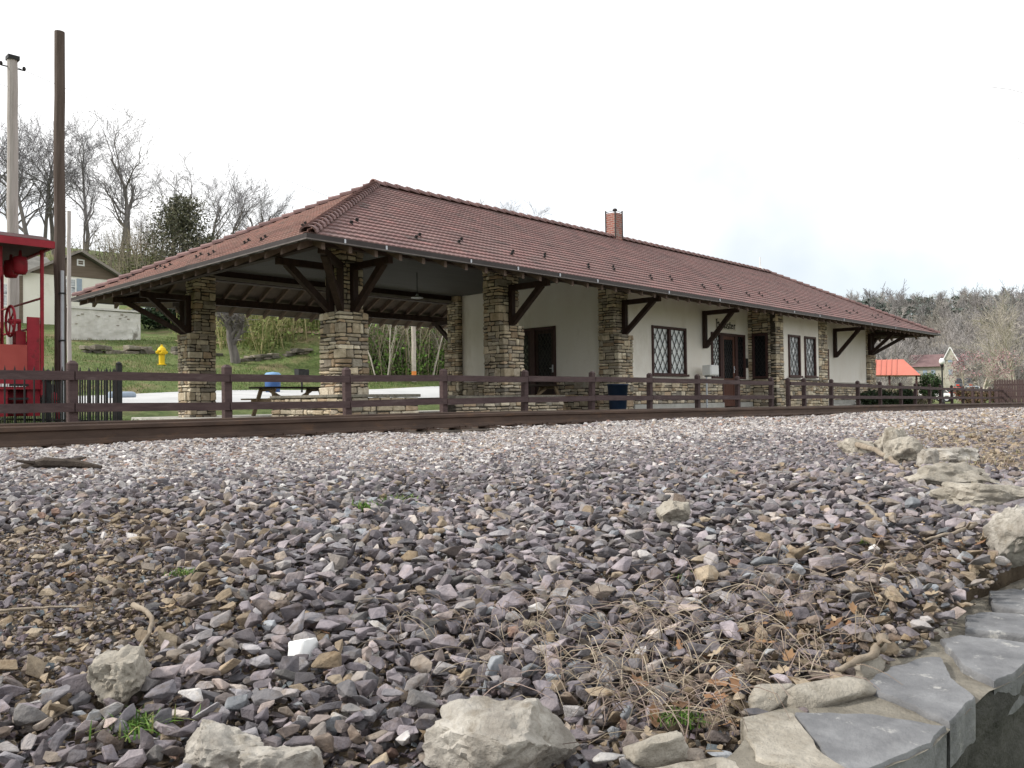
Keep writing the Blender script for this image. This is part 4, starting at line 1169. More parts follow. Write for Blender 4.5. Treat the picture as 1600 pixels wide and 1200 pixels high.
# walls ------------------------------------------------------------------------
BX0, BX1, BY = 25.31, 29.45, 12.22     # ticket bay
ZW0, ZW1 = .60, 3.52
HOLES = {'w1': (19.58, 21.40, .66, 2.10), 'door': (22.88, 25.06, -.31, 2.08)}
def wall_panel(mb, x0, x1, z0, z1, holes, y0, y1):
    """wall along X with rectangular openings, built from butted boxes"""
    xs_ = sorted({x0, x1, *[h[0] for h in holes], *[h[1] for h in holes]})
    for a, b in zip(xs_[:-1], xs_[1:]):
        hs = [h for h in holes if h[0] <= a + 1e-6 and h[1] >= b - 1e-6]
        if not hs: mb.box(a, b, y0, y1, z0, z1)
        else:
            h = hs[0]
            if h[2] > z0 + 1e-4: mb.box(a, b, y0, y1, z0, h[2])
            if h[3] < z1 - 1e-4: mb.box(a, b, y0, y1, h[3], z1)
mb = SB(); wall_panel(mb, 18.467, BX0 + .05, ZW0, ZW1, [(19.58,21.40,.66,2.10),(22.88,25.06,.60,2.08)], YW, YW + .22); mb.build('stucco_wall', M['stucco'])
mb = SB(); wall_panel(mb, BX1 - .1, 35.83, ZW0 - .05, ZW1, [], YW, YW + .22); mb.build('stucco_wall', M['stucco'])
# wainscot
for q in ((18.48, 23.475, .57, 101), (24.44, BX0, .57, 102), (BX1, 35.82, .50, 103)):
    mb = SB(); stone_wall(mb, 0, q[0], q[1], YW - .06, .22, -.16, q[2], q[3]); mb.build('stone_wainscot', [M['stone'], M['mortar']])
for q in ((18.48, 23.47, YW-.105, .572, .596), (24.46, BX0-.01, YW-.105, .572, .596), (BX1+.03, 35.8, YW-.09, .502, .54)):
    mb = SB(); mb.cbox(q[0], q[1], q[2], YW+.1, q[3], q[4], .006); mb.build('sill_course', M['sill'])
for q in ((18.5, 23.4), (24.45, BX0-.02), (BX1+.02, 35.8)):
    mb = SB(); mb.cbox(q[0], q[1], YW-.16, YW+.1, -.42, -.165, .01); mb.build('plinth', M['concrete'])
# bay
mb = SB(); q = .57
stone_wall(mb, 0, BX0, BX0 + q, BY, .2, -.36, 3.05, 111, lo=.16, hi=.34); stone_wall(mb, 0, BX1 - .78, BX1, BY, .2, -.36, 3.05, 112, lo=.16, hi=.34)
stone_wall(mb, 1, BY + .2, 12.52, BX0, .2, -.36, 3.05, 113, lo=.12, hi=.3); stone_wall(mb, 1, 13.07, YW + .02, BX0, .2, -.36, 3.05, 114, lo=.1, hi=.2)
stone_wall(mb, 1, 12.52, 13.07, BX0, .2, -.36, .60, 115); stone_wall(mb, 1, 12.52, 13.07, BX0, .2, 2.13, 3.05, 116)
stone_wall(mb, 1, BY + .2, YW, BX1, .2, -.36, 3.05, 117, sign=1); stone_wall(mb, 0, BX0 + q, BX1 - .78, BY, .2, -.36, .56, 118)
mb.build('bay_stonework', [M['stone'], M['mortar']])
mb = SB(); wall_panel(mb, BX0 + q + .01, BX1 - .79, .60, 3.05, [(26.22,27.12,.66,2.10),(27.48,28.38,.66,2.10)], BY + .015, BY + .2); mb.build('bay_stucco', M['stucco'])
mb = SB(); mb.cbox(BX0 + q - .02, BX1 - .76, BY - .05, BY + .15, .562, .598, .006); mb.build('bay_sill', M['trim'])
# end wall under the canopy
EX = 17.95
mb = SB(); mb.box(EX, EX + .2, 13.755, 15.42, .60, 3.40); mb.box(EX, EX + .2, 17.25, PY4 - PW - .005, .60, 3.40); mb.box(EX, EX + .2, 15.42, 17.25, 2.15, 3.40); mb.build('end_wall', M['stucco'])
for q in ((13.76, 15.40, 121), (17.27, PY4 - PW, 122)):
    mb = SB(); stone_wall(mb, 1, q[0], q[1], EX - .03, .2, -.36, .59, q[2]); mb.build('stone_wainscot', [M['stone'], M['mortar']])
mb = SB(); mb.box(18.2, 35.83, PY4 - .4, PY4 - .2, -.36, 3.5); mb.box(35.85, 36.05, PY1 + PW + .01, PY4 - PW - .01, -.36, 3.4); mb.build('rear_wall', M['stucco'])

# windows and doors -------------------------------------------------------------
def lattice(mb, w, h, nx, y=-.012, th=.016):
    """diamond bars clipped to 0..w, 0..h"""
    dx = w / nx; dz = dx * 1.62
    def seg(x0, z0, dirx):
        pts = []
        # line x = x0 + dirx*s*dx, z = z0 + s*dz
        s0 = 0; s1 = 1e9; a = dirx * dx
        lo = -1e9; hi = 1e9
        l1, l2 = sorted(((0 - x0) / a, (w - x0) / a)); lo = max(lo, l1); hi = min(hi, l2)
        l1, l2 = sorted(((0 - z0) / dz, (h - z0) / dz)); lo = max(lo, l1); hi = min(hi, l2)
        if hi - lo > .05: mb.bar((x0 + a * lo, y, z0 + dz * lo), (x0 + a * hi, y, z0 + dz * hi), th, .012, up=(0,1,0))
    k = -40
    while k < 60:
        seg(k * dx, 0, 1); seg(k * dx, 0, -1); k += 1
def window(x, y, z0, z1, w, rot, panes, pane_mat, depth=.05, nx=4, sill=True, frame_w=.075):
    """casement: frame + pane + lattice per leaf; local x to the right, -y outward"""
    mb = MB(); f = frame_w
    mb.cbox(0, f, -.045, .08, z0, z1, .006); mb.cbox(w - f, w, -.045, .08, z0, z1, .006)
    mb.cbox(f + .001, w - f - .001, -.043, .08, z1 - f, z1 - .002, .006); mb.cbox(f + .001, w - f - .001, -.043, .08, z0 + .002, z0 + f, .006)
    if panes == 2: mb.cbox(w/2 - .055, w/2 + .055, -.047, .08, z0 + f + .001, z1 - f - .001, .006)
    if sill: mb.cbox(-.05, w + .05, -.09, -.046, z0 - .02, z0 + .045, .006)
    o = mb.build('window', M['frame'], ST); o.location = (x + IV.x, y + IV.y, IV.z); o.rotation_euler = (0, 0, rot)
    spans = [(f, w - f)] if panes == 1 else [(f, w/2 - .055), (w/2 + .055, w - f)]
    for (a, b) in spans:
        p = MB(); p.box(a - .01, b + .01, .03, .036, z0 + f - .01, z1 - f + .01); p.build('pane', M[pane_mat], o)
        l = MB(); lattice(l, b - a, z1 - z0 - 2*f, nx, y=0); lo = l.build('lattice', M['lattice'], o); lo.location = (a, .012, z0 + f)
    return o
window(19.58, YW, .66, 2.10, 1.82, 0, 2, 'glasspale', nx=3)
window(26.22, BY + .015, .66, 2.10, .90, 0, 1, 'glassmid', nx=3); window(27.48, BY + .015, .66, 2.10, .90, 0, 1, 'glassmid', nx=3)
window(BX0 + .02, 13.07, .62, 2.12, .55, -PI/2, 1, 'glassdark', nx=3, sill=False)
# entrance: side lights, door
window(22.88, YW, .60, 2.08, .60, 0, 1, 'glasspale', nx=3, sill=False); window(24.46, YW, .60, 2.08, .60, 0, 1, 'glassdark', nx=3, sill=False)
def door(x, y, z0, z1, w, rot, zp, nx=4, pm='glassdark', handle=True, lm='woodred'):
    mb = MB(); f = .09
    mb.cbox(0, f, -.05, .08, z0, z1, .006); mb.cbox(w - f, w, -.05, .08, z0, z1, .006); mb.cbox(f+.001, w-f-.001, -.048, .08, z1 - f, z1-.002, .006)
    o = mb.build('door_frame', M['frame'], ST); o.location = (x + IV.x, y + IV.y, IV.z); o.rotation_euler = (0, 0, rot)
    d = MB(); s = .105; a, b = f + .004, w - f - .004; t = z1 - f - .004
    d.cbox(a, a + s, -.012, .035, z0 + .015, t, .005); d.cbox(b - s, b, -.012, .035, z0 + .015, t, .005); d.cbox(a+s+.001, b-s-.001, -.012, .035, t - s, t-.001, .005); d.cbox(a+s+.001, b-s-.001, -.012, .035, zp - .09, zp, .005)
    d.cbox(a+s+.001, b-s-.001, -.012, .035, z0 + .02, z0 + .2, .005); d.cbox(a+s+.001, b-s-.001, .002, .03, z0 + .2, zp - .09, .003); d.cbox(a+s+.05, b-s-.05, -.006, .004, z0 + .25, zp - .14, .003)
    lf = d.build('door_leaf', M[lm], o)
    p = MB(); p.box(a+s, b-s, .012, .018, zp, t - s); p.build('pane', M[pm], o)
    l = MB(); lattice(l, b-a-2*s, t-s-zp, nx, y=0, th=.013); lo = l.build('lattice', M['lattice'], o); lo.location = (a + s, .004, zp)
    if handle:
        h = MB(); h.tube([(b - .05, -.014, .92), (b - .05, -.06, .92), (b - .13, -.06, .92)], .011, 8); h.box(b-.075, b-.028, -.02, -.012, .80, 1.02); h.build('door_handle', M['galv'], o)
    return o
door(23.483, YW, -.31, 2.08, .974, 0, .62)
door(EX + .02, 17.25, -.31, 2.15, .915, -PI/2, .55, pm='glassdark', handle=False, lm='timber'); door(EX + .02, 16.334, -.31, 2.15, .914, -PI/2, .55, pm='glassdark', lm='timber')

# station name over the door, blackletter strokes cut as thick bars
def lettering():
    mb = SB(); pn = SB()
    x0, z0, h = 23.22, 2.22, .29; y = YW - .012
    xh = h * .62; st = .042
    def bar(x, a, b, w=st):  # upright with slanted ends
        mb.prism([(x, a), (x + w, a + w * .55), (x + w, b), (x, b - w * .55)], 1, y - .012, y)
    def dg(x, z, dx, dz, w=st):
        mb.prism([(x, z), (x + dx, z + dz), (x + dx, z + dz + w * .8), (x, z + w * .8)], 1, y - .015, y - .002)
    x = x0
    # H
    bar(x, z0, z0 + h, .05); dg(x + .05, z0 + xh * .75, .08, .05); bar(x + .13, z0, z0 + xh + .03, .05); dg(x - .03, z0 + h - .05, .08, .03); x += .235
    # o
    bar(x, z0 + .02, z0 + xh); bar(x + .085, z0, z0 + xh - .02); dg(x + .03, z0 + xh - .045, .06, -.02); dg(x + .02, z0 + .02, .07, -.02); x += .165
    for _ in range(2): bar(x, z0, z0 + h); dg(x + .02, z0 + .015, .04, .02); x += .098
    bar(x, z0, z0 + xh); mb.prism([(x, z0+xh+.05), (x+.02, z0+xh+.03), (x+.042, z0+xh+.055), (x+.02, z0+xh+.08)], 1, y-.012, y); dg(x + .02, z0 + .015, .04, .02); x += .098
    # s
    dg(x, z0 + xh - .03, .095, .0); bar(x, z0 + xh * .5, z0 + xh); dg(x, z0 + xh * .45, .10, -.03); bar(x + .06, z0, z0 + xh * .5); dg(x - .01, z0, .09, .0); x += .145
    bar(x, z0, z0 + h * .86); dg(x - .025, z0 + xh - .05, .10, .0); dg(x + .02, z0 + .01, .05, .02); x += .115
    # e
    bar(x, z0 + .01, z0 + xh); dg(x + .03, z0 + xh - .05, .07, -.01); mb.prism([(x+.065, z0+xh*.5), (x+.1, z0+xh*.55), (x+.1, z0+xh-.02), (x+.065, z0+xh-.04)], 1, y-.013, y); dg(x + .02, z0 + xh * .42, .07, .03, .03); dg(x + .02, z0 + .01, .08, .02); x += .155
    bar(x, z0, z0 + xh); dg(x + .03, z0 + xh - .06, .07, .02); x += .12
    o = mb.build('sign_lettering', M['letter']); 
    pn.box(x0 - .06, x + .03, YW - .012, YW - .002, z0 - .035, z0 + h + .03); pn.build('sign_panel', M['signpanel'])
lettering()
mb = SB(); mb.cbox(25.09, 25.25, YW - .03, YW - .003, .98, 1.30, .004); mb.build('plaque', M['dark'])
mb = SB(); mb.cbox(31.55, 31.85, YW - .05, YW - .003, .64, 1.85, .006); mb.build('notice_board', M['woodred'])

# things round the station -------------------------------------------------------
def low_wall(x0, x1, y0, y1, zt, label, seed, ret=None):
    t = empty('low_stone_wall', (x0, y0, -.36), label, 'stone wall'); iv = (-x0, -y0, .36)
    mb = MB(); stone_wall(mb, 0, x0, x1, y0, .3, -.36, zt - .06, seed, lo=.14, hi=.4); stone_wall(mb, 1, y0 + .3, y0 + .301, x0, .1, -.36, zt - .06, seed)
    stone_wall(mb, 1, y0 + .02, y1, x0, .3, -.36, zt - .06, seed + 1, sign=-1) if ret else None
    mb.v = [(a + iv[0], b + iv[1], c + iv[2]) for a, b, c in mb.v]; mb.build('stonework', [M['stone'], M['mortar']], t)
    mb = MB(); mb.cbox(x0 - .03, x1 + .03, y0 - .03, y0 + .33, zt - .058, zt, .008)
    if ret: mb.cbox(x0 - .031, x0 + .33, y0 + .331, y1, zt - .058, zt - .002, .008)
    mb.v = [(a + iv[0], b + iv[1], c + iv[2]) for a, b, c in mb.v]; mb.build('coping', M['capmortar'], t)
low_wall(8.55, 10.46, 12.62, 15.0, .15, 'low stone bench wall wrapping the front corner pier', 131, True)
low_wall(11.5, 15.0, 12.66, 13.0, .11, 'low stone bench wall in front of the second pier', 141)

def picnic_table(loc, rz, label, top, bottom):
    t = empty('picnic_table', loc, label, 'picnic table', 'picnic tables under the canopy', rz)
    for k in range(5):
        mb = MB(); y = -.36 + k * .15; mb.cbox(-1.0, 1.0, y, y + .14, .70, .74, .005); mb.build('table_board', M[top], t)
    for s in (-1, 1):
        for k in range(2):
            mb = MB(); y = s * (.62 + k * .14) - (.13 if s > 0 else 0); mb.cbox(-1.0, 1.0, y, y + .13, .41, .45, .005); mb.build('seat_board', M[bottom], t)
    for x in (-.72, .72):
        mb = MB(); mb.bar((x, -.25, .69), (x, -.62, 0), .045, .10, up=(1,0,0)); mb.bar((x, .25, .69), (x, .62, 0), .045, .10, up=(1,0,0))
        mb.bar((x + .046, -.78, .385), (x + .046, .78, .385), .04, .09); mb.bar((x + .046, -.34, .66), (x + .046, .34, .66), .04, .07); mb.bar((x - .1 * (1 if x > 0 else -1), 0, .64), (x * .25, 0, .40), .04, .07)
        mb.build('trestle', M['plank'], t)
picnic_table((11.35, 18.9, -.318), .05, 'picnic table with dark top seen left of the corner pier', 'plankdark', 'plank')
picnic_table((16.6, 15.2, -.318), .0, 'picnic table in the shade before the double doors', 'plankdark', 'plank')
def hanging_lamp():
    t = empty('pendant_lamp', (13.74, 16.6, 3.40), 'hanging disc lamp on a thin rod below the canopy ceiling', 'lamp')
    mb = MB(); mb.tube([(0,0,0),(0,0,-.62)], .012, 6); mb.build('rod', M['dark'], t)
    mb = MB(); mb.lathe([(.03,-.56),(.05,-.62),(.16,-.655),(.165,-.67),(.02,-.66)], 18); mb.build('lamp_shade', M['galv'], t, smooth=True)
hanging_lamp()
def tub():
    t = empty('trash_barrel', (17.02, 12.55, -.318), 'dark blue tapered trash barrel beside the third stone pier', 'trash barrel')
    mb = MB(); mb.lathe([(.20,0),(.215,.02),(.265,.66),(.285,.66),(.285,.70),(.262,.70),(.20,.1)], 22); mb.build('barrel_body', M['blue'], t, smooth=True)
tub()
def elec():
    t = empty('meter_box', (22.2, 12.85, -.318), 'white metal box on a thin post in front of the side light', 'utility box')
    mb = MB(); mb.tube([(-.25,0,0),(-.25,0,.98)], .028, 8); mb.build('post', M['galv'], t)
    mb = MB(); mb.cbox(-.30, .20, -.17, .12, .99, 1.31, .02); mb.cbox(-.27, .17, -.182, -.171, 1.02, 1.28, .006); mb.build('box', M['white'], t)
    mb = MB(); mb.box(-.28, -.1, -.1, .05, .955, .988); mb.build('conduit_fitting', M['dark'], t)
elec()

# ------------------------------------------------------------------ leaf clumps
def leaf_cloud(n, fn, size, cols, seed, flat=.6):
    """n small random quads at points fn(rng, n) -> (n,3)"""
    r = np.random.default_rng(seed); P = fn(r, n); n = len(P)
    a = r.normal(size=(n, 3)); a /= np.linalg.norm(a, axis=1)[:, None]
    b = np.cross(a, r.normal(size=(n, 3))); b /= np.linalg.norm(b, axis=1)[:, None]
    s = size * r.uniform(.5, 1.3, n)[:, None]
    V = np.stack([P - a*s, P + b*s*flat, P + a*s, P - b*s*flat], 1).reshape(-1, 3)
    F = np.arange(4*n).reshape(n, 4)
    C = cols[r.integers(0, len(cols), n)] * r.uniform(.65, 1.3, (n, 1))
    return V, F, np.repeat(C, 4, 0)
def ellipsoid_pts(cx, cy, cz, rx, ry, rz, lump=.35, seed=0):
    def fn(r, n):
        k = 26; c = r.normal(size=(k, 3)); c /= np.linalg.norm(c, axis=1)[:, None]; c *= r.uniform(.35, .9, (k, 1))
        i = r.integers(0, k, n); q = c[i] + r.normal(0, lump * .55, (n, 3))
        return q * np.array([rx, ry, rz]) + np.array([cx, cy, cz])
    return fn
DKGREEN = np.array([(.025,.05,.02),(.04,.07,.025),(.03,.045,.025),(.055,.08,.03)])
def bush(loc, rx, ry, rz, n, size, cols, label, cat='bush', group=None, seed=0, name='bush'):
    t = empty(name, loc, label, cat, group)
    V, F, C = leaf_cloud(n, ellipsoid_pts(0, 0, rz * .9, rx, ry, rz * .8), size, cols, seed); V[:, 2] = np.maximum(V[:, 2], .01)
    np_mesh('foliage', V, F, M['leaf'], C, t)
    mb = MB(); r = random.Random(seed)
    for _ in range(9):
        a = r.uniform(0, 2*PI); mb.tube([(0,0,0), (math.cos(a)*rx*.3, math.sin(a)*ry*.3, rz*.6), (math.cos(a)*rx*.8, math.sin(a)*ry*.8, rz*1.5)], [.03,.02,.006], 5)
    mb.build('stem', M['bark'], t); return t
bush((32.6,11.9,-.5), .55,.45,.42, 2600, .05, DKGREEN*.8, 'dark clipped shrub behind the fence before the right stucco wall', seed=3)
bush((34.2,12.0,-.5), .9,.5,.42, 3600, .05, DKGREEN*.7, 'widest black green shrub under the right end of the station', seed=4)
bush((36.4,11.9,-.5), .9,.5,.42, 3600, .05, DKGREEN*.75, 'dark shrub under the right roof corner', seed=5)
bush((39.5,12.6,-.6), .8,.6,.36, 1800, .05, np.array([(.12,.12,.06),(.16,.14,.09),(.2,.15,.11)]), 'thin olive brown shrub just past the right roof corner', seed=6)
bush((42.2,13.2,-.6), 1.0,.6,.42, 1700, .05, np.array([(.12,.12,.06),(.16,.14,.09),(.22,.15,.12)]), 'loose olive brown shrub before the orange roofed shelter', seed=7)

# ------------------------------------------------------------------ left side: iron fence, caboose, poles
def iron_fence():
    t = empty('iron_fence', (4.65, 12.5, -.42), 'black iron picket fence around the red caboose', 'fence')
    pk = MB(); pk.box(-.009, .009, -.009, .009, .05, .93); pk.add([(-.009,-.009,.93),(.009,-.009,.93),(.009,.009,.93),(-.009,.009,.93),(0,0,.985)], [(0,1,4),(1,2,4),(2,3,4),(3,0,4)])
    o0 = None
    for k in range(44):
        if o0 is None: o = o0 = pk.build('picket', M['dark'], t)
        else: o = o0.copy(); col.objects.link(o); o.parent = t
        o.location = (-.06 - k * .118, 0, 0)
    for k in range(54):
        o = o0.copy(); col.objects.link(o); o.parent = t; o.location = (0, .1 + k * .118, 0)
    for z in (.16, .86):
        mb = MB(); mb.box(-5.3, -.03, -.014, .014, z, z + .035); mb.build('fence_rail', M['dark'], t)
        mb = MB(); mb.box(-.014, .014, .03, 6.5, z, z + .035); mb.build('fence_rail', M['dark'], t)
    for (x, y) in ((0,0),(-2.5,0),(-5.2,0),(0,3.2),(0,6.5)):
        mb = MB(); mb.box(x - .035, x + .035, y - .035, y + .035, 0, 1.02); mb.lathe([(.04,1.02),(.045,1.04),(.0,1.07)], 8, x, y); mb.build('fence_post', M['dark'], t)
iron_fence()
def caboose():
    X1 = 4.68
    t = empty('red_caboose', (X1, 17.3, -.42), 'red railway caboose end with platform rails and brake wheel', 'caboose')
    # local: x<=0 runs left, y -1.3..1.3, z from ground
    mb = MB(); pro = [(-1.55,3.24),(1.55,3.24),(1.55,3.34),(1.0,3.50),(0,3.56),(-1.0,3.50),(-1.55,3.34)]
    mb.prism(pro, 0, -6.2, .05); mb.build('roof', M['underside'], t)
    mb = MB(); mb.box(-6.2, .075, -1.60, -1.552, 3.20, 3.325); mb.box(-6.2, .075, 1.552, 1.60, 3.20, 3.325); mb.box(.052, .10, -1.55, 1.55, 3.21, 3.33); mb.build('roof_fascia', M['red'], t)
    mb = MB(); mb.box(-6.2, -1.05, -1.3, 1.3, .95, 3.235); bd = mb.build('body', M['red'], t)
    mb = MB(); mb.box(-1.049, -1.03, -.42, .42, 1.08, 2.95); mb.build('end_door', M['redlight'], t)
    for y in (-.95, .62):
        mb = MB(); mb.box(-1.049, -1.028, y, y + .34, 2.0, 2.7); mb.build('window', M['glassdark'], t)
    mb = MB(); mb.box(-1.03, -.02, -1.3, 1.3, .93, 1.03); mb.build('platform_deck', M['red'], t)
    mb = MB(); mb.box(-.06, .02, -1.3, 1.3, .62, .925); mb.box(-6.2, -.07, -1.32, -1.25, .72, .948); mb.build('end_sill', M['red'], t)
    for y in (-1.24, 1.24):
        mb = MB(); mb.tube([(-.02, y, 1.03), (-.02, y, 3.2)], .032, 8); mb.build('corner_post', M['red'], t)
        mb = MB(); mb.tube([(-.72, y, 1.03), (-.72, y, 2.55), (-.66, y, 2.72), (-.66, y, 3.2)], .024, 8); mb.build('grab_post', M['red'], t)
        # stair side panels
        mb = MB(); mb.box(-.90, -.56, y - .02, y + .02, .25, 1.35); mb.box(-.26, -.06, y - .02, y + .02, .25, 2.0); mb.box(-.9, -.06, y*.82 - .02, y*.82 + .02, .25, 1.45); mb.build('step_side', M['red'], t)
        for k in range(3):
            mb = MB(); mb.box(-.56, -.26, y - .1, y + .1, .30 + k * .24, .335 + k * .24); mb.build('step', M['dark'], t)
    for z in (2.35, 1.85):
        mb = MB(); mb.tube([(-.02, -1.24, z), (-.02, 1.24, z - .0)], .02, 6); mb.build('hand_rail', M['red'], t)
    mb = MB(); mb.box(-.05, .0, -.72, 1.2, 1.03, 1.62); mb.build('end_panel', M['redlight'], t)
    mb = MB(); mb.box(-1.04, -.27, -1.29, -1.262, 1.04, 1.50); mb.build('platform_guard', M['redlight'], t)
    mb = MB(); mb.box(-1.6, -.91, -1.325, -1.30, .28, .93); mb.build('side_skirt', M['red'], t)
    # brake wheel on a stand
    mb = MB(); mb.tube([(-.32, -1.02, 1.03), (-.32, -1.02, 1.95)], .03, 8); mb.box(-.40, -.24, -1.12, -.92, 1.03, 1.75); mb.build('brake_stand', M['red'], t)
    mb = MB(); n = 20; rr = .27; c = Vector((-.46, -1.02, 1.93))
    mb.tube([c + Vector((.0, math.cos(a) * rr, math.sin(a) * rr)) for a in [2*PI*k/n for k in range(n+1)]], .022, 6, cap=False)
    for k in range(5):
        a = 2*PI*k/5; mb.tube([c, c + Vector((-.02*0, math.cos(a) * rr, math.sin(a) * rr))], .014, 5)
    mb.tube([c + Vector((-.03,0,0)), c + Vector((.16,0,0))], .045, 8); w = mb.build('brake_wheel', M['red'], t); 
    # marker lamps under the roof
    for y in (-1.0, -.45):
        mb = MB(); mb.lathe([(.02,3.2),(.03,3.1),(.11,3.08),(.12,2.98),(.12,2.84),(.09,2.78),(.03,2.77)], 14, -.3, y); l = mb.build('marker_lamp', M['red'], t, smooth=True)
    # coupler and air hose
    mb = MB(); mb.box(.02, .45, -.12, .12, .52, .78); mb.box(.36, .62, -.2, .16, .46, .84); mb.tube([(.1,-.2,.8),(.1,.2,.8)], .03, 6); mb.build('coupler', M['dark'], t)
    mb = MB(); mb.tube([(.0,-.5,.6),(.25,-.55,.62),(.42,-.58,.45),(.44,-.58,.18)], .035, 8); mb.lathe([(.07,.52),(.08,.56),(.05,.66),(.02,.68)], 10, .38, -.57); mb.build('air_hose', M['red'], t)
    # trucks
    for x in (-1.6, -3.4):
        mb = MB()
        for y in (-.72, .72): mb.tube([(x, y - .06, .42), (x, y + .06, .42)], .40, 18)
        mb.tube([(x, -.7, .42), (x, .7, .42)], .07, 8); mb.build('wheelset', M['dark'], t)
    mb = MB(); mb.box(-4.2, -.9, -1.0, -.86, .3, .62); mb.box(-4.2, -.9, .86, 1.0, .3, .62); mb.box(-6.1, -.1, -.35, .35, .6, .92); mb.build('underframe', M['dark'], t)
    # small white stencil strokes on the sill board
    mb = MB(); r = random.Random(4); x = -.78
    while x < -.30:
        w_ = r.uniform(.018, .032); mb.box(x, x + w_, -1.335, -1.322, .765, .815); x += w_ + r.uniform(.012, .022)
    mb.build('stencil_marks', M['white'], t)
caboose()

def pole(name, x, y, z0, z1, r0, r1, m, label, conduit=None):
    t = empty(name, (x, y, z0), label, 'utility pole'); mb = MB(); n = 12; h = z1 - z0; rr = random.Random(int(x * 10))
    mb.tube([(rr.uniform(-.012,.012), rr.uniform(-.012,.012), h * k / n) for k in range(n + 1)], [r0 + (r1 - r0) * k / n for k in range(n + 1)], 14)
    mb.build('pole_shaft', M[m], t, smooth=False)
    if conduit:
        mb = MB(); mb.tube([(0.0, -r0 - .03, 0), (0, -r0 - .03, conduit)], .035, 8); mb.build('conduit', M['galv'], t)
        for z in (.9, conduit * .55, conduit * .85):
            mb = MB(); mb.box(-.05, .05, -r0 - .07, -r0 + .02, z, z + .03); mb.build('conduit_strap', M['dark'], t)
    return t
pole('utility_pole', 5.24, 17.0, -.42, 7.22, .108, .092, 'pole', 'tall dark brown wooden pole with a grey conduit by the caboose', 3.0)
gp = pole('utility_pole', 6.54, 25.0, -.1, 9.5, .155, .125, 'greypole', 'pale weathered grey pole rising behind the caboose roof')
mb = MB(); mb.box(-.14,.14,-.14,.14,9.55,9.66); mb.bar((-.3,0,9.35),(.3,0,9.35),.03); mb.lathe([(.03,9.35),(.05,9.4),(.03,9.45)],8,.28,0); mb.lathe([(.03,9.35),(.05,9.4),(.03,9.45)],8,-.28,0); mb.build('pole_cap', M['dark'], gp)
pole('utility_post', 9.54, 30.0, .15, 6.65, .075, .06, 'greypole', 'slim grey post standing in front of the cream house')
wp = pole('utility_pole', 26.55, 32.4, 1.0, 8.5, .12, .11, 'palebark', 'pale pole with an orange paint mark behind the canopy')
mb = MB(); mb.tube([(0,0,.18),(0,0,.55)], .124, 14, cap=False); mb.build('paint_mark', M['orangemark'], wp)
def cable(p, q, sag, label, r=.006):
    p = Vector(p); q = Vector(q); mb = MB(); n = 24
    mb.tube([p.lerp(q, k/n) - p - Vector((0, 0, sag * 4 * (k/n) * (1 - k/n))) for k in range(n + 1)], r, 5); o = mb.build('overhead_cable', M['gutter']); o.location = p
    return tag(o, label, 'cable')
cable((6.6, 25, 9.3), (47, 34, 8.2), .9, 'thin overhead cable sloping down behind the station roof')
cable((6.5, 25, 8.7), (-20, 30, 14), .6, 'thin overhead cable leaving the grey pole to the left')

# ------------------------------------------------------------------ bank: hydrant, walls, house, car
def hydrant():
    x, y = 16.06, 38.0; t = empty('fire_hydrant', (x, y, float(gz(x, y)) - .02), 'bright yellow fire hydrant on the grass bank', 'hydrant')
    mb = MB(); mb.lathe([(.20,0),(.20,.04),(.13,.06),(.13,.50),(.19,.51),(.19,.57),(.155,.60),(.165,.66)], 18); mb.build('barrel', M['yellow'], t, smooth=False)
    mb = MB(); mb.lathe([(.20,.66),(.20,.70),(.15,.80),(.07,.87),(.05,.88),(.05,.95),(.0,.96)], 18); mb.build('bonnet', M['yellow'], t, smooth=False)
    for a in (0, PI, -PI/2):
        mb = MB(); d = Vector((math.cos(a), math.sin(a), 0)); r = .075 if a != -PI/2 else .10
        mb.tube([d * .10 + Vector((0,0,.6)), d * .24 + Vector((0,0,.6))], r, 12); mb.tube([d * .24 + Vector((0,0,.6)), d * .28 + Vector((0,0,.6))], r * .45, 6); mb.build('nozzle_cap', M['yellow'], t)
hydrant()
def ledge(name, pts, h, th, label, seed, c=None):
    """dry stone terrace following the ground"""
    mb = MB(); r = random.Random(seed); x0, y0 = pts[0]; z00 = float(gz(x0, y0))
    for (xa, ya), (xb, yb_) in zip(pts[:-1], pts[1:]):
        L = math.hypot(xb - xa, yb_ - ya); n = int(L / .4)
        for k in range(n):
            if r.random() < .22: continue
            for lev in range(2 if r.random() < .6 else 1):
                t = (k + r.uniform(-.2, .2)) / n; x = xa + (xb - xa) * t; y = ya + (yb_ - ya) * t; z = float(gz(x, y)) - .1 + lev * h * .5
                w = r.uniform(.12, .34); stone_block(mb, x - w - x0, x + w - x0, y - th * r.uniform(.7, 1.1) - y0, y + th - y0, z - z00, z + h * r.uniform(.4, .6) - z00, r, .04, .03, tuple(np.array(r.choice([(.19,.17,.14),(.25,.22,.18),(.13,.12,.10),(.3,.27,.22)]))))
    o = mb.build(name, M['stone']); o.location = (x0, y0, z00); return tag(o, label, 'stone wall')
ledge('terrace_wall', [(14.0,41.6),(17.2,41.2),(20.2,40.2)], .42, .35, 'low dry stone terrace edge on the grass behind the hydrant', 4)
ledge('terrace_wall', [(20.4,38.6),(23.8,37.4)], .32, .3, 'short low stone edging at the foot of the pruned tree', 5)
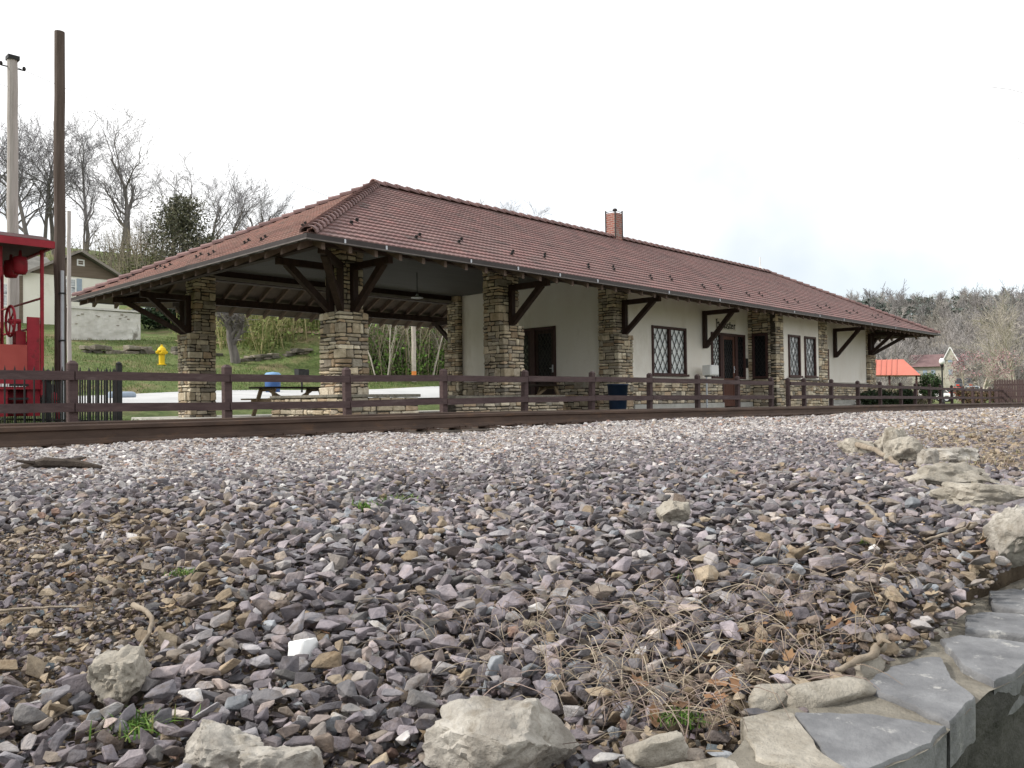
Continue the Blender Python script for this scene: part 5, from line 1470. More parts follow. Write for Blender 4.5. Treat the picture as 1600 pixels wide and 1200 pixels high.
def white_wall():
    t = empty('concrete_wall', (16.1, 45, 3.2), 'weathered whitewashed concrete retaining wall below the cream house', 'wall')
    mb = MB(); nx, nz = 60, 24; V = []; F = []
    for i in range(nx + 1):
        for k in range(nz + 1):
            x = -1.85 + 3.62 * i / nx; z = -.5 + 2.27 * k / nz - .02 * x
            V.append((x, -.02 + .03 * mnoise.fractal(Vector((x*2, z*3, 1)), 1, 2, 4), z))
    for i in range(nx):
        for k in range(nz): a = i*(nz+1)+k; F.append((a, a+nz+1, a+nz+2, a+1))
    mb.add(V, F); mb.box(-1.85, 1.77, .03, .35, -.5, 1.72); mb.build('wall_slab', M['whitewall'], t)
    mb = MB(); mb.box(-1.95, 1.85, -.10, .40, 1.80, 1.90); mb.build('wall_coping', M['whitewall'], t)
    mb = MB(); r = random.Random(6)
    for _ in range(13):
        x = r.uniform(-1.6, 1.6); z = r.choice([1.5, 1.38, 1.15, .95, .3, 1.55]) + r.uniform(-.08,.08); w = r.uniform(.05, .16); mb.cbox(x, x + w, -.058, -.02, z, z + r.uniform(.03, .08), .008)
    mb.build('broken_patch', M['lime2'], t)
    mb = MB(); mb.box(-2.0, -1.87, -.05, .1, -.6, 1.95); mb.build('end_post', M['pole'], t)
white_wall()
def house():
    x0, y0 = 16.9, 51.0; z0 = 3.9
    t = empty('cream_house', (x0, y0, z0), 'cream house with brown gable on the bank at left', 'house')
    # local: gable front along x (-7 .. 2.1), wall top 3.55 above base
    mb = MB(); mb.box(-7, 2.1, 0, 8, -1.5, 3.62); mb.build('wall', M['cream'], t)
    mb = MB(); mb.prism([(-2.55,3.63),(2.2,3.63),(2.2,3.72),(-.17,4.98),(-2.55,3.72)], 1, -.05, 8); mb.build('gable', M['brownsiding'], t)
    for (a, b) in (((-3.1,3.42),(-.17,5.04)), ((-.17,5.04),(2.75,3.42))):
        mb = MB(); d = Vector((b[0]-a[0], 0, b[1]-a[1])).normalized(); n = Vector((-d.z, 0, d.x)); A = Vector((a[0], 0, a[1])); B = Vector((b[0], 0, b[1]))
        V = [A, B, B + n*.12, A + n*.12]; V = [v + Vector((0, -.45, 0)) for v in V] + [v + Vector((0, 8.3, 0)) for v in V]
        mb.add(V, [(0,1,2,3),(7,6,5,4),(0,4,5,1),(1,5,6,2),(2,6,7,3),(3,7,4,0)]); mb.build('roof', M['roofgrey'], t)
        mb = MB(); V = [A + n*.0, B + n*.0, B + n*.14, A + n*.14]; V = [v + Vector((0, -.50, 0)) for v in V] + [v + Vector((0, -.455, 0)) for v in V]
        mb.add(V, [(0,1,2,3),(7,6,5,4),(0,4,5,1),(1,5,6,2),(2,6,7,3),(3,7,4,0)]); mb.build('barge_board', M['trim'], t)
    mb = MB(); mb.prism([(1.0,3.7),(7.6,3.7),(4.3,5.3)], 0, -7.4, -.6); mb.build('roof', M['roofgrey'], t)
    def win(x, z, w, h, shut=True):
        mb = MB(); f = .08; mb.box(x, x+f, -.06, .0, z, z+h); mb.box(x+w-f, x+w, -.06, 0, z, z+h); mb.box(x+f, x+w-f, -.058, 0, z, z+f); mb.box(x+f, x+w-f, -.058, 0, z+h-f, z+h); mb.box(x+f, x+w-f, -.055, 0, z+h*.48, z+h*.52)
        o = mb.build('window', M['white'], t); p = MB(); p.box(x+f, x+w-f, -.03, -.02, z+f, z+h-f); p.build('pane', M['glassmid'], o)
        if shut: s = MB(); s.box(x+w+.02, x+w+.3, -.04, -.002, z-.02, z+h+.02); s.build('shutter', M['greyblue'], o)
    win(-1.15, 2.55, .85, .95); win(-.28, 4.28, .42, .38, False); win(-4.1, 1.6, .6, 1.3, False)
    mb = MB()
    for x in (-3.35, -5.2): mb.box(x, x + .28, -.05, 0, -1.2, 3.4)
    mb.build('bare_wood_batten', M['brownsiding'], t)
house()
HEDGE = np.array([(.03,.055,.022),(.045,.075,.03),(.022,.04,.018)])
bush((20.9,49.3,float(gz(20.9,49.3))-.1), 1.7,.8,1.0, 4200, .11, HEDGE, 'dark green hedge at the right end of the whitewashed wall', 'hedge', seed=12, name='hedge')

def car(loc, rz, body, label, group=None, glow=None):
    t = empty('parked_car', loc, label, 'car', group, rz)
    # side profile in local x (length), z; built with a tapering cabin
    sec = [(-2.15,.45,.62,.78),(-2.1,.35,.78,.84),(-1.9,.3,.86,.86),(-1.2,.28,.92,.88),(-.2,.28,.95,.88),(.8,.28,.93,.88),(1.6,.30,.86,.86),(2.05,.34,.74,.82),(2.18,.42,.60,.74)]
    mb = MB(); V = []; F = []; n = 8
    for x, zb, zt, hw in sec:
        for y, z in ((-hw,zb+.08),(-hw+.06,zb),(hw-.06,zb),(hw,zb+.08),(hw,zb+(zt-zb)*.65),(hw-.08,zt),(-hw+.08,zt),(-hw,zb+(zt-zb)*.65)): V.append((x, y, z))
    for i in range(len(sec)-1):
        for k in range(n): F.append((i*n+k, i*n+(k+1)%n, (i+1)*n+(k+1)%n, (i+1)*n+k))
    F.append(tuple(range(n))); F.append(tuple((len(sec)-1)*n+k for k in range(n-1,-1,-1))); mb.add(V, F); mb.build('body', M[body], t, smooth=False)
    mb = MB(); mb.add([(-1.55,-.76,.90),(1.05,-.76,.90),(.45,-.60,1.40),(-1.05,-.60,1.40),(-1.55,.76,.90),(1.05,.76,.90),(.45,.60,1.40),(-1.05,.60,1.40)], [(0,1,2,3),(4,7,6,5),(0,3,7,4),(1,5,6,2),(3,2,6,7),(0,4,5,1)]); mb.build('cabin_glass', M['glassdark'], t)
    mb = MB(); mb.add([(-1.08,-.62,1.395),(.48,-.62,1.395),(.48,.62,1.395),(-1.08,.62,1.395),(-.95,-.52,1.45),(.36,-.52,1.45),(.36,.52,1.45),(-.95,.52,1.45)], [(0,3,2,1),(4,5,6,7),(0,1,5,4),(1,2,6,5),(2,3,7,6),(3,0,4,7)])
    for s in (-1, 1):
        for a, b in (((1.07,s*.765,.9),(.46,s*.61,1.40)), ((-.2,s*.768,.9),(-.22,s*.61,1.40)), ((-1.57,s*.765,.9),(-1.06,s*.61,1.40))): mb.bar(a, b, .05)
    mb.build('roof', M[body], t)
    for x in (-1.35, 1.38):
        for y in (-.80, .80):
            w = MB(); w.tube([(x, y - .09, .31), (x, y + .09, .31)], .31, 18); o = w.build('wheel', M['tyre'], t); h = MB(); h.tube([(x, y + .095*(1 if y>0 else -1), .31), (x, y + .10*(1 if y>0 else -1), .31)], .19, 14); h.build('rim', M['galv'], o)
    for y in (-.6, .6):
        l = MB(); l.box(-2.17, -2.08, y - .14, y + .14, .62, .76); l.build('tail_light', M['taillight'], t); l = MB(); l.box(2.08, 2.17, y - .14, y + .14, .55, .68); l.build('headlight', M['white'], t)
    return t
cz = float(gz(22.9, 55))
car((22.6, 55.0, 4.95), .05, 'carsilver', 'silver car parked behind the dark hedge on the bank')
G_ = 'cars parked beyond the right fence'
car((91.0, 26.9, -.75), 1.75, 'carwhite', 'white car, leftmost of the cars behind the right fence', G_)
car((91.6, 25.0, -.70), 1.9, 'carred', 'red tailed car beside the lamp post behind the fence', G_)
car((91.8, 23.6, -.62), .4, 'carsilver', 'silver car, rightmost of the cars behind the right fence', G_)
car((97.0, 25.6, .30), .3, 'cardark', 'dark car at the back of the cars behind the fence', G_)

def blue_bin():
    x, y = 16.9, 29.5; t = empty('trash_bin', (x, y, .33), 'blue trash bin with pale blue lid beside the road', 'trash bin')
    mb = MB(); mb.lathe([(.25,0),(.27,.03),(.31,.40),(.305,.72),(.28,.74)], 18); mb.build('bin_body', M['binblue'], t, smooth=True)
    mb = MB(); mb.lathe([(.345,.74),(.35,.80),(.25,.90),(.0,.93)], 18); mb.build('bin_lid', M['lidblue'], t, smooth=True)
blue_bin()
def grill():
    t = empty('park_grill', (17.3, 28.0, .32), 'black box grill on a post beside the road', 'grill')
    mb = MB(); mb.tube([(0,0,0),(0,0,.75)], .04, 8); mb.build('post', M['dark'], t)
    mb = MB(); mb.box(-.23,.23,-.16,-.14,.75,.98); mb.box(-.23,.23,.14,.16,.75,1.02); mb.box(-.23,-.21,-.139,.139,.75,1.0); mb.box(.21,.23,-.139,.139,.75,1.0); mb.box(-.209,.209,-.139,.139,.75,.77); mb.build('fire_box', M['dark'], t)
    mb = MB(); 
    for k in range(8): mb.tube([(-.2, -.13 + k*.037, .94), (.2, -.13 + k*.037, .94)], .006, 5)
    mb.build('grate', M['galv'], t)
grill()
t = empty('plastic_barrel', (10.15, 27.0, .31), 'pale grey blue barrel lying beside the road', 'barrel')
mb = MB(); mb.tube([(-.42,0,0),(-.40,0,0),(.30,0,0),(.38,0,0),(.42,0,0)], [.08,.13,.13,.11,.03], 16); mb.build('barrel_body', M['greyblue'], t, smooth=True)

# ------------------------------------------------------------------ trees
def bare_tree(seed, H, levels=4, spread=.55, r0=None, fork=.35, sides=(9,6,4,3,3), kids=(7,6,5,4), lean=(0,0), twig=.010, droop=0.0):
    """returns trunk MB, crown MB"""
    r = random.Random(seed); tr = MB(); cr = MB(); r0 = (r0 or H * .022) * .8
    def branch(p, d, L, rad, lev):
        n = 7 if lev == 0 else (5 if lev < 3 else 3); pts = [p.copy()]; rads = [rad]; dirs = [d.copy()]
        q = p.copy(); dd = d.copy(); wob = .10 if lev == 0 else .20
        for i in range(n):
            dd = (dd + Vector((r.gauss(0, wob), r.gauss(0, wob), r.gauss(0, wob * .6) + (.05 - droop) * (1 if lev else 0))) ).normalized()
            q = q + dd * (L / n); pts.append(q.copy()); dirs.append(dd.copy())
            rads.append(max(twig, rad * (1 - (.62 if lev == 0 else .75) * (i + 1) / n)))
        (tr if lev <= 1 else cr).tube(pts, rads, sides[lev], cap=False)
        if lev >= levels: return
        k = kids[lev]; start = fork if lev == 0 else .18
        for j in range(k):
            t = start + (1 - start) * (j + r.uniform(.1, .9)) / k; x = t * n; i = min(n - 1, int(x)); f = x - i
            b = pts[i].lerp(pts[i+1], f); rb = (rads[i] * (1 - f) + rads[i+1] * f) * r.uniform(.45, .75); bd = dirs[i+1]
            a = r.uniform(0, 2*PI); o = bd.orthogonal().normalized(); o2 = bd.cross(o)
            sp = spread * r.uniform(.65, 1.35)
            nd = (bd * math.cos(sp) + (o * math.cos(a) + o2 * math.sin(a)) * math.sin(sp)).normalized()
            l2 = L * r.uniform(.42, .68) * (1 - .35 * t if lev == 0 else 1)
            branch(b, nd, l2, max(twig, rb), lev + 1)
    branch(Vector((0,0,-.3)), Vector((lean[0], lean[1], 1)).normalized(), H * .68, r0, 0)
    return tr, cr
def make_tree(name, seed, label, loc, H, rz=0, m1='bark', m2='twig', group=None, **k):
    t = empty(name, loc, label, 'tree', group, rz); a, b = bare_tree(seed, H, **k)
    a.build('trunk', M[m1], t, smooth=True, fixn=False); b.build('crown', M[m2], t, fixn=False); return t
def tree_copy(src, loc, rz, sc, label):
    o = copy_tree(src); o.location = loc; o.rotation_euler = (0, 0, rz); o.scale = (sc, sc, sc); o['label'] = label; return o
def hz(x, y): return float(gz(x, y)) - .2
GB = 'bare trees on the bank at left'
def bank_pos(px_dir, d): return px_dir
tA = make_tree('bare_tree', 1, 'bare tree with dense limbs between the grey and the dark pole', (23.6, 81.8, hz(23.6, 81.8)), 14.5, group=GB, kids=(9,7,5,4), lean=(.08,0), r0=.26)
tB = make_tree('bare_tree', 2, 'big forked bare tree with a leaning left limb above the house gable', (29.6, 79.0, hz(29.6, 79)), 15.0, group=GB, kids=(6,7,5,4), fork=.3, spread=.62, lean=(-.14,0), r0=.30)
tC = make_tree('bare_tree', 3, 'wide spreading bare tree rising behind the evergreen', (34.5, 79.0, hz(34.5, 79)), 12.6, group=GB, kids=(8,7,5,4), spread=.68, fork=.25)
tD = make_tree('bare_tree', 4, 'slender bare tree right of the evergreen', (38.5, 76.0, hz(38.5, 76)), 10.6, group=GB, kids=(6,5,5,4), spread=.5, lean=(.1,0))
pos = [(tA,(21.8,83.0),1.2,1.0,'bare tree beside the grey pole, behind the caboose roof'),(tD,(22.6,79.5),2.2,1.35,'thin upright bare tree just right of the grey pole'),(tB,(25.6,84.5),3.9,.95,'bare tree partly hidden by the dark pole'),
       (tA,(27.3,81.5),4.4,.93,'bare tree immediately right of the dark pole'),(tC,(31.8,82.5),.7,1.05,'pale fine twigged bare tree between the forked tree and the evergreen'),(tD,(35.8,74.0),.4,1.05,'bare tree whose twigs show directly over the evergreen top'),
       (tD,(40.7,74.5),5.1,.92,'small bare tree above the left slope of the roof'),(tC,(43.0,75.5),2.4,.78,'low wide bare tree farthest right above the left roof slope'),(tB,(24.3,72.0),2.9,.55,'short bare tree in the brush left of the house gable'),(tC,(28.2,71.0),5.5,.5,'short bushy bare tree behind the house ridge'),
       (tA,(19.6,84),.3,1.08,'bare tree at the left edge of the view'),
       (tD,(58.7,62.5),1.1,.92,'thin bare treetop left of the group above the station ridge'),(tA,(60.9,60.0),2.8,.66,'dense bare treetop in the middle above the station ridge'),(tD,(63.2,58.6),3.7,.98,'bare treetop nearest the chimney above the station ridge'),(tC,(60.0,63.0),.1,.6,'low bare treetop peeping over the station ridge')]
for src, (x, y), rz, sc, lab in pos:
    z = hz(x, y)
    if x > 50: z = 10.5 if src is tD else 12.0
    tree_copy(src, (x, y, z), rz, sc, lab)

def evergreen(name, seed, H, W, n, size, cols, label, loc, group=None, parts=True):
    r = np.random.default_rng(seed)
    def fn(r, n):
        k = 90; zc = r.uniform(.05, .97, k) ** 1.05; ang = r.uniform(0, 2*PI, k); rad = (1 - zc) ** 1.05 * r.uniform(.25, 1.0, k) + .02
        c = np.stack([np.cos(ang) * rad * W, np.sin(ang) * rad * W, zc * H], -1); i = r.integers(0, k, n)
        q = c[i] + r.normal(0, 1, (n, 3)) * np.array([W * .13, W * .13, H * .035]); q[:, 2] = np.clip(q[:, 2], H * .02, H); return q
    V, F, C = leaf_cloud(n, fn, size, cols, seed, .45)
    t = empty(name, loc, label, 'tree', group); np_mesh('crown', V, F, M['leaf'], C, t)
    mb = MB(); mb.tube([(0,0,-.3),(0,0,H*.5),(0,0,H*.97)], [H*.025,H*.016,.01], 8); mb.build('trunk', M['bark'], t); return t
CED = np.array([(.115,.12,.07),(.15,.145,.09),(.09,.09,.06),(.19,.175,.115),(.065,.072,.046)])
evergreen('cedar_tree', 5, 10.4, 5.8, 17000, .13, CED, 'brownish green cedar left of the roof peak, darkest tree there', (28.8, 64.0, 6.2))
# low brush on the bank behind the house, a mass nobody could count
def brush(name, regions, n, h, label, seed, colsd, colsg, green=.2):
    r = random.Random(seed); mb = MB(); Vp = []
    for _ in range(n):
        x0, x1, y0, y1 = regions[r.randrange(len(regions))]; x = r.uniform(x0, x1); y = r.uniform(y0, y1); z = float(gz(x, y)); H = h * r.uniform(.5, 1.15); lx = r.gauss(0, .22); ly = r.gauss(0, .15)
        c = tuple(np.array(colsd[r.randrange(len(colsd))]) * r.uniform(.7, 1.2)); p = Vector((x, y, z)); q = Vector((x + lx * H * .5, y + ly * H * .5, z + H * .55)); e = Vector((x + lx * H * 1.2, y + ly * H, z + H))
        rad = r.uniform(.012, .03) * (h / 4) ** .5; mb.tube([p, q, e], [rad, rad * .75, rad * .25], 4, c, cap=False)
        for _k in range(3):
            b = q.lerp(e, r.uniform(0, .7)); f = b + Vector((r.gauss(0, .16) * H, r.gauss(0, .1) * H, r.uniform(.1, .3) * H)); mb.tube([b, f], [rad * .5, rad * .2], 3, c, cap=False)
        if r.random() < green * 4: Vp.append((x, y, z, H))
    V = np.array([tuple(v) for v in mb.v]); F = [f for f in mb.f]; C = np.array(mb.c)
    F4 = np.array([f for f in F if len(f) == 4])
    k = len(V); rg = np.random.default_rng(seed)
    if Vp:
        Q = np.array(Vp); m = int(len(Q) * 16); i = rg.integers(0, len(Q), m); P = Q[i, :3] + rg.normal(0, 1, (m, 3)) * np.array([.35, .3, .0]) + np.array([0,0,1]) * (Q[i, 3:4] * rg.uniform(.02, .75, (m, 1)) ** 1.3)
        LV, LF, LC = leaf_cloud(m, lambda r_, n_: P, .10, colsg, seed)
        V = np.concatenate([V, LV]); C = np.concatenate([C, LC]); mi = np.concatenate([np.zeros(len(F4)), np.ones(len(LF))]); F4 = np.concatenate([F4, LF + k])
    o = np_mesh(name, V, F4, M['farwood'], C); return tag(o, label, 'brush', kind='stuff')
STEM = np.array([(.33,.29,.20),(.24,.20,.14),(.42,.38,.29),(.17,.145,.105),(.28,.25,.14)])
BG = np.array([(.10,.19,.035),(.14,.23,.05),(.07,.13,.03),(.18,.25,.08)])
brush('brush', [(20,46,66,76),(22,34,62,68)], 650, 3.6, 'tan and grey brush on the bank behind the house', 21, np.array([(.22,.19,.15),(.16,.14,.115),(.27,.23,.17)]), np.array([(.16,.16,.07),(.12,.13,.06)]), .10)
brush('thicket', [(24,34,33.6,37.0),(26,44,33.5,39),(30,50,34,42)], 1500, 3.8, 'dense thicket of thin saplings and green shrubs behind the canopy', 22, STEM, BG, .25)
brush('tall_grass', [(20.5,29,41,47),(21.5,28,38.5,43),(23,31,45,52),(24,40,40,48)], 2200, 2.6, 'tall yellow green cane grass on the upper bank', 23, np.array([(.36,.33,.15),(.28,.28,.11),(.22,.24,.085),(.42,.37,.2)]), np.array([(.16,.21,.06),(.2,.24,.08)]), .12)
# a few pale saplings one can tell apart
for k, (x, y, H, ln, lab) in enumerate([(24.6,32.8,6.2,(.02,0),'pale straight sapling just right of the corner pier'),(25.3,32.9,6.4,(-.03,0),'second pale sapling right of the corner pier'),(28.4,33.2,6.4,(.16,0),'pale sapling leaning right of the orange marked pole'),(24.1,46,7,(-.12,0),'pale leaning sapling in the cane grass left of the corner pier')]):
    make_tree('sapling', 40 + k, lab, (x, y, hz(x, y)), H, m1='palebark', m2='palebark', group='pale saplings behind the canopy', kids=(4,3,2), levels=2, r0=.05, spread=.3, fork=.45, lean=ln, twig=.006, sides=(7,5,3,3))
make_tree('pruned_tree', 61, 'gnarled grey old tree with cut limbs left of the corner pier', (19.9, 38.2, hz(19.9, 38.2)), 4.6, kids=(9,8,5), levels=3, r0=.34, fork=.42, spread=.75, twig=.014, sides=(10,7,5,3), m2='bark', droop=.03)
# grass blades on the strip by the fence and on the bank
def grass_blades():
    r = np.random.default_rng(5); n = 26000
    X = r.uniform(2, 9.5, n); Y = r.uniform(11.2, 23, n); k = ~((X > 8.3) & (Y > 12.2)); X, Y = X[k], Y[k]; P = np.stack([X, Y, gz(X, Y) - .13 * (1 - nsm(9.5, 10.8, Y)) * 0], -1)
    o = blades('grass', P, .04, .10, .012, GREENS, M['blade'], .7, 3); tag(o, 'short green grass growing between the fence and the platform', 'grass', kind='stuff')
    n = 90000; X = r.uniform(6, 34, n); Y = r.uniform(31.2, 46, n); keep = r.uniform(0, 1, n) < .35 + .6 * (np.sin(X * .9 + 1) * np.sin(Y * .7) > -.1); X, Y = X[keep], Y[keep]
    P = np.stack([X, Y, gz(X, Y) - .01], -1); cc = np.concatenate([GREENS, GREENS, np.array([(.28,.24,.12),(.22,.2,.09)])])
    o = blades('bank_grass', P, .05, .15, .014, cc, M['blade'], .9, 4); tag(o, 'rough spring grass over the bank behind the road', 'grass', kind='stuff')
    n = 9000; X = r.uniform(40, 70, n); Y = 11.4 + r.uniform(0, 3.5, n) + (X - 40) * .02; P = np.stack([X, Y, gz(X, Y) - .02], -1); o = blades('verge_grass', P, .05, .14, .03, GREENS * 1.1, M['blade'], .8, 6); tag(o, 'bright green grass verge under the right fence', 'grass', kind='stuff')
grass_blades()

# ------------------------------------------------------------------ right side
def shelter():
    x, y = 71.0, 25.0; rz = R_(-73)
    t = empty('roofed_shelter', (x, y, -.75), 'small cream building with a bright orange red roof', 'building', rz=rz)
    # local: +x to the right in the view, -y towards the viewer; ridge along x
    mb = MB(); mb.box(-4.2, -1.0, -1.36, 3.6, 0, 2.36); mb.build('wall', M['cream'], t)
    mb = MB()
    for x_ in (-4.2, -3.3, -2.2, -1.1): mb.box(x_, x_ + .1, -1.39, -1.362, 0, 2.3)
    mb.box(-4.2, -1.0, -1.40, -1.362, 2.2, 2.32); mb.box(-4.2, -1.0, -1.40, -1.362, 1.5, 1.6); mb.build('timber_frame', M['frame'], t)
    mb = MB()
    A = [(-5, -1.4, 2.55), (3.0, -1.4, 2.35), (3.0, 4.4, 2.35), (-5, 4.4, 2.55)]; B = [(-5, 1.5, 3.85), (1.7, 1.5, 3.80)]
    mb.add(A + B, [(0,1,5,4),(1,2,5),(2,3,4,5),(3,0,4),(0,3,2,1)]); rf = mb.build('roof', M['orange'], t)
    mb = MB()
    for k in range(17):
        x_ = -4.8 + k * .4; mb.bar((x_, 1.5, 3.86), (x_ + (.0 if x_ < 1.7 else .4), -1.4, 2.60 - .02 * k * .4), .04, .03) if x_ < 1.6 else None
    mb.build('roof_seam', M['orange'], rf)
    mb = MB(); mb.add([(-5.4,-2.0,1.95),(-1.2,-2.0,2.0),(-1.2,-.5,2.6),(-5.4,-.5,3.05)], [(0,1,2,3)]); mb.add([(-5.4,-2.03,1.85),(-1.1,-2.03,1.9),(-1.1,-2.03,2.02),(-5.4,-2.03,1.97)], [(0,1,2,3)]); mb.build('porch_roof', M['trim'], t)
    for x_ in (.6, 2.6):
        mb = MB(); mb.box(x_, x_ + .16, -1.1, -.94, 0, 2.4); mb.build('roof_post', M['frame'], t)
    for x_ in (-3.1, -2.0): 
        mb = MB(); mb.box(x_, x_ + .7, -1.375, -1.35, .7, 1.48); mb.build('window', M['glassmid'], t)
shelter()
def hill_house():
    t = empty('hillside_house', (143.6, 42.2, 2.6), 'pale cream house with maroon roof and pointed tower on the hillside', 'house', rz=R_(-73))
    mb = MB(); mb.box(-3.2, 1.5, 0, 5, -2, 2.0); mb.build('wall', M['creamfar'], t)
    mb = MB(); mb.prism([(-.5,2.0),(5.5,2.0),(2.5,4.1)], 0, -3.6, 1.6); mb.build('roof', M['maroon'], t)
    mb = MB(); mb.box(1.51, 3.2, -.6, 1.8, -2, 3.0); mb.prism([(1.4,3.0),(3.31,3.0),(2.35,5.0)], 1, -.7, 1.9); mb.build('tower', M['creamfar'], t)
    mb = MB(); mb.bar((1.25,-.8,2.85),(2.36,-.8,5.1),.14); mb.bar((2.36,-.8,5.1),(3.46,-.8,2.85),.14); mb.build('barge_board', M['white'], t)
    for x_, z in ((-2.8,.5),(-1.6,.5),(-.4,.5),(2.1,.5),(2.05,2.6)):
        mb = MB(); mb.box(x_, x_ + .6, -.64 if x_ > 1.5 else -.04, -.605 if x_ > 1.5 else -.005, z, z + .95); mb.build('window', M['greyblue'], t)
hill_house()
def street_lamp():
    t = empty('street_lamp', (67.3, 19.2, -.7), 'black lamp post with a white globe beyond the fence', 'street lamp')
    mb = MB(); mb.lathe([(.16,0),(.16,.12),(.09,.3),(.065,.5),(.055,2.75),(.08,2.8),(.14,2.95),(.12,3.0)], 12); mb.build('post', M['dark'], t)
    mb = MB(); mb.lathe([(.10,3.0),(.19,3.12),(.20,3.25),(.14,3.42),(.05,3.48)], 14); mb.build('globe', M['globe'], t, smooth=True)
    mb = MB(); mb.lathe([(.06,3.48),(.03,3.55),(.0,3.66)], 8); mb.build('finial', M['dark'], t)
street_lamp()
def picket():
    t = empty('picket_fence', (50.8, 11.0, -.5), 'dark brown tall picket fence at the right edge', 'fence', rz=R_(-76))
    o0 = None; mb = MB(); mb.box(-.05, .05, -.01, .01, 0, 1.22); mb.add([(-.05,-.01,1.22),(.05,-.01,1.22),(.05,.01,1.22),(-.05,.01,1.22),(0,-.01,1.30),(0,.01,1.30)], [(0,1,4),(2,3,5),(1,2,5,4),(3,0,4,5)])
    for k in range(40):
        if o0 is None: o = o0 = mb.build('picket', M['fence'], t)
        else: o = o0.copy(); col.objects.link(o); o.parent = t
        o.location = (-.8 + k * .115, 0, 0)
    for z in (.3, .95):
        m = MB(); m.box(-.9, 3.9, .012, .05, z, z + .09); m.build('fence_rail', M['fence'], t)
picket()
RUST = np.array([(.15,.085,.055),(.19,.115,.075),(.12,.08,.05),(.16,.14,.07)])
bush((60.3,15.4,-.75), .75,1.1,.72, 3600, .07, RUST, 'rusty brown hedge clump left of the tall picket fence', 'hedge', seed=31, name='hedge')
bush((60.5,13.9,-.75), .7,.9,.72, 3000, .07, RUST*.9, 'rusty brown hedge clump touching the tall picket fence', 'hedge', seed=32, name='hedge')
bush((72.6,21.7,-.7), .9,.9,1.5, 3200, .09, DKGREEN*1.4, 'dark conical evergreen shrub right of the orange roof', 'bush', seed=33)
bush((66.5,23.0,-.8), 1.6,1.2,.9, 2600, .08, np.array([(.11,.10,.06),(.14,.12,.08)]), 'olive brown shrub in front of the orange roofed building', 'bush', seed=34)
bush((63.5,20.9,-.8), 1.3,1.0,.85, 2400, .08, np.array([(.12,.10,.065),(.15,.12,.085),(.10,.12,.05)]), 'brown shrub left of the street lamp', 'bush', seed=35)

# the far hill and its wood
def hillf(X, Y):
    X = np.asarray(X, float); Y = np.asarray(Y, float)
    # distance along the view of the valley, azimuth ~ 19 degrees
    ca, sa = math.cos(R_(17)), math.sin(R_(17)); u = X * ca + Y * sa; v = -X * sa + Y * ca
    h = 29 * nsm(135, 345, u) + .03 * np.clip(u - 345, 0, 500)
    h = h * (1 - .25 * nsm(-10, -90, v)) * (1 + .06 * np.sin(v * .035 + 1)) + 1.5 * np.sin(u * .05) * np.sin(v * .06)
    return h * nsm(100, 150, u) - .9
def hillside():
    u = np.arange(105, 470, 9.0); v = np.arange(-190, 190, 9.0); ca, sa = math.cos(R_(17)), math.sin(R_(17))
    U, Vv = np.meshgrid(u, v, indexing='ij'); X = U * ca - Vv * sa; Y = U * sa + Vv * ca; Z = hillf(X, Y)
    P = np.stack([X, Y, Z], -1).reshape(-1, 3); ny = len(v); i, j = np.meshgrid(np.arange(len(u)-1), np.arange(ny-1), indexing='ij'); a = (i*ny+j).ravel()
    m = mat('hill_floor', (.17,.15,.12), (.24,.215,.18), .08, .95, c3=(.15,.17,.10), s3=.03)
    struct(np_mesh('hillside', P, np.stack([a, a+ny, a+ny+1, a+1], -1), m, smooth=True), 'wooded far hillside at right')
hillside()
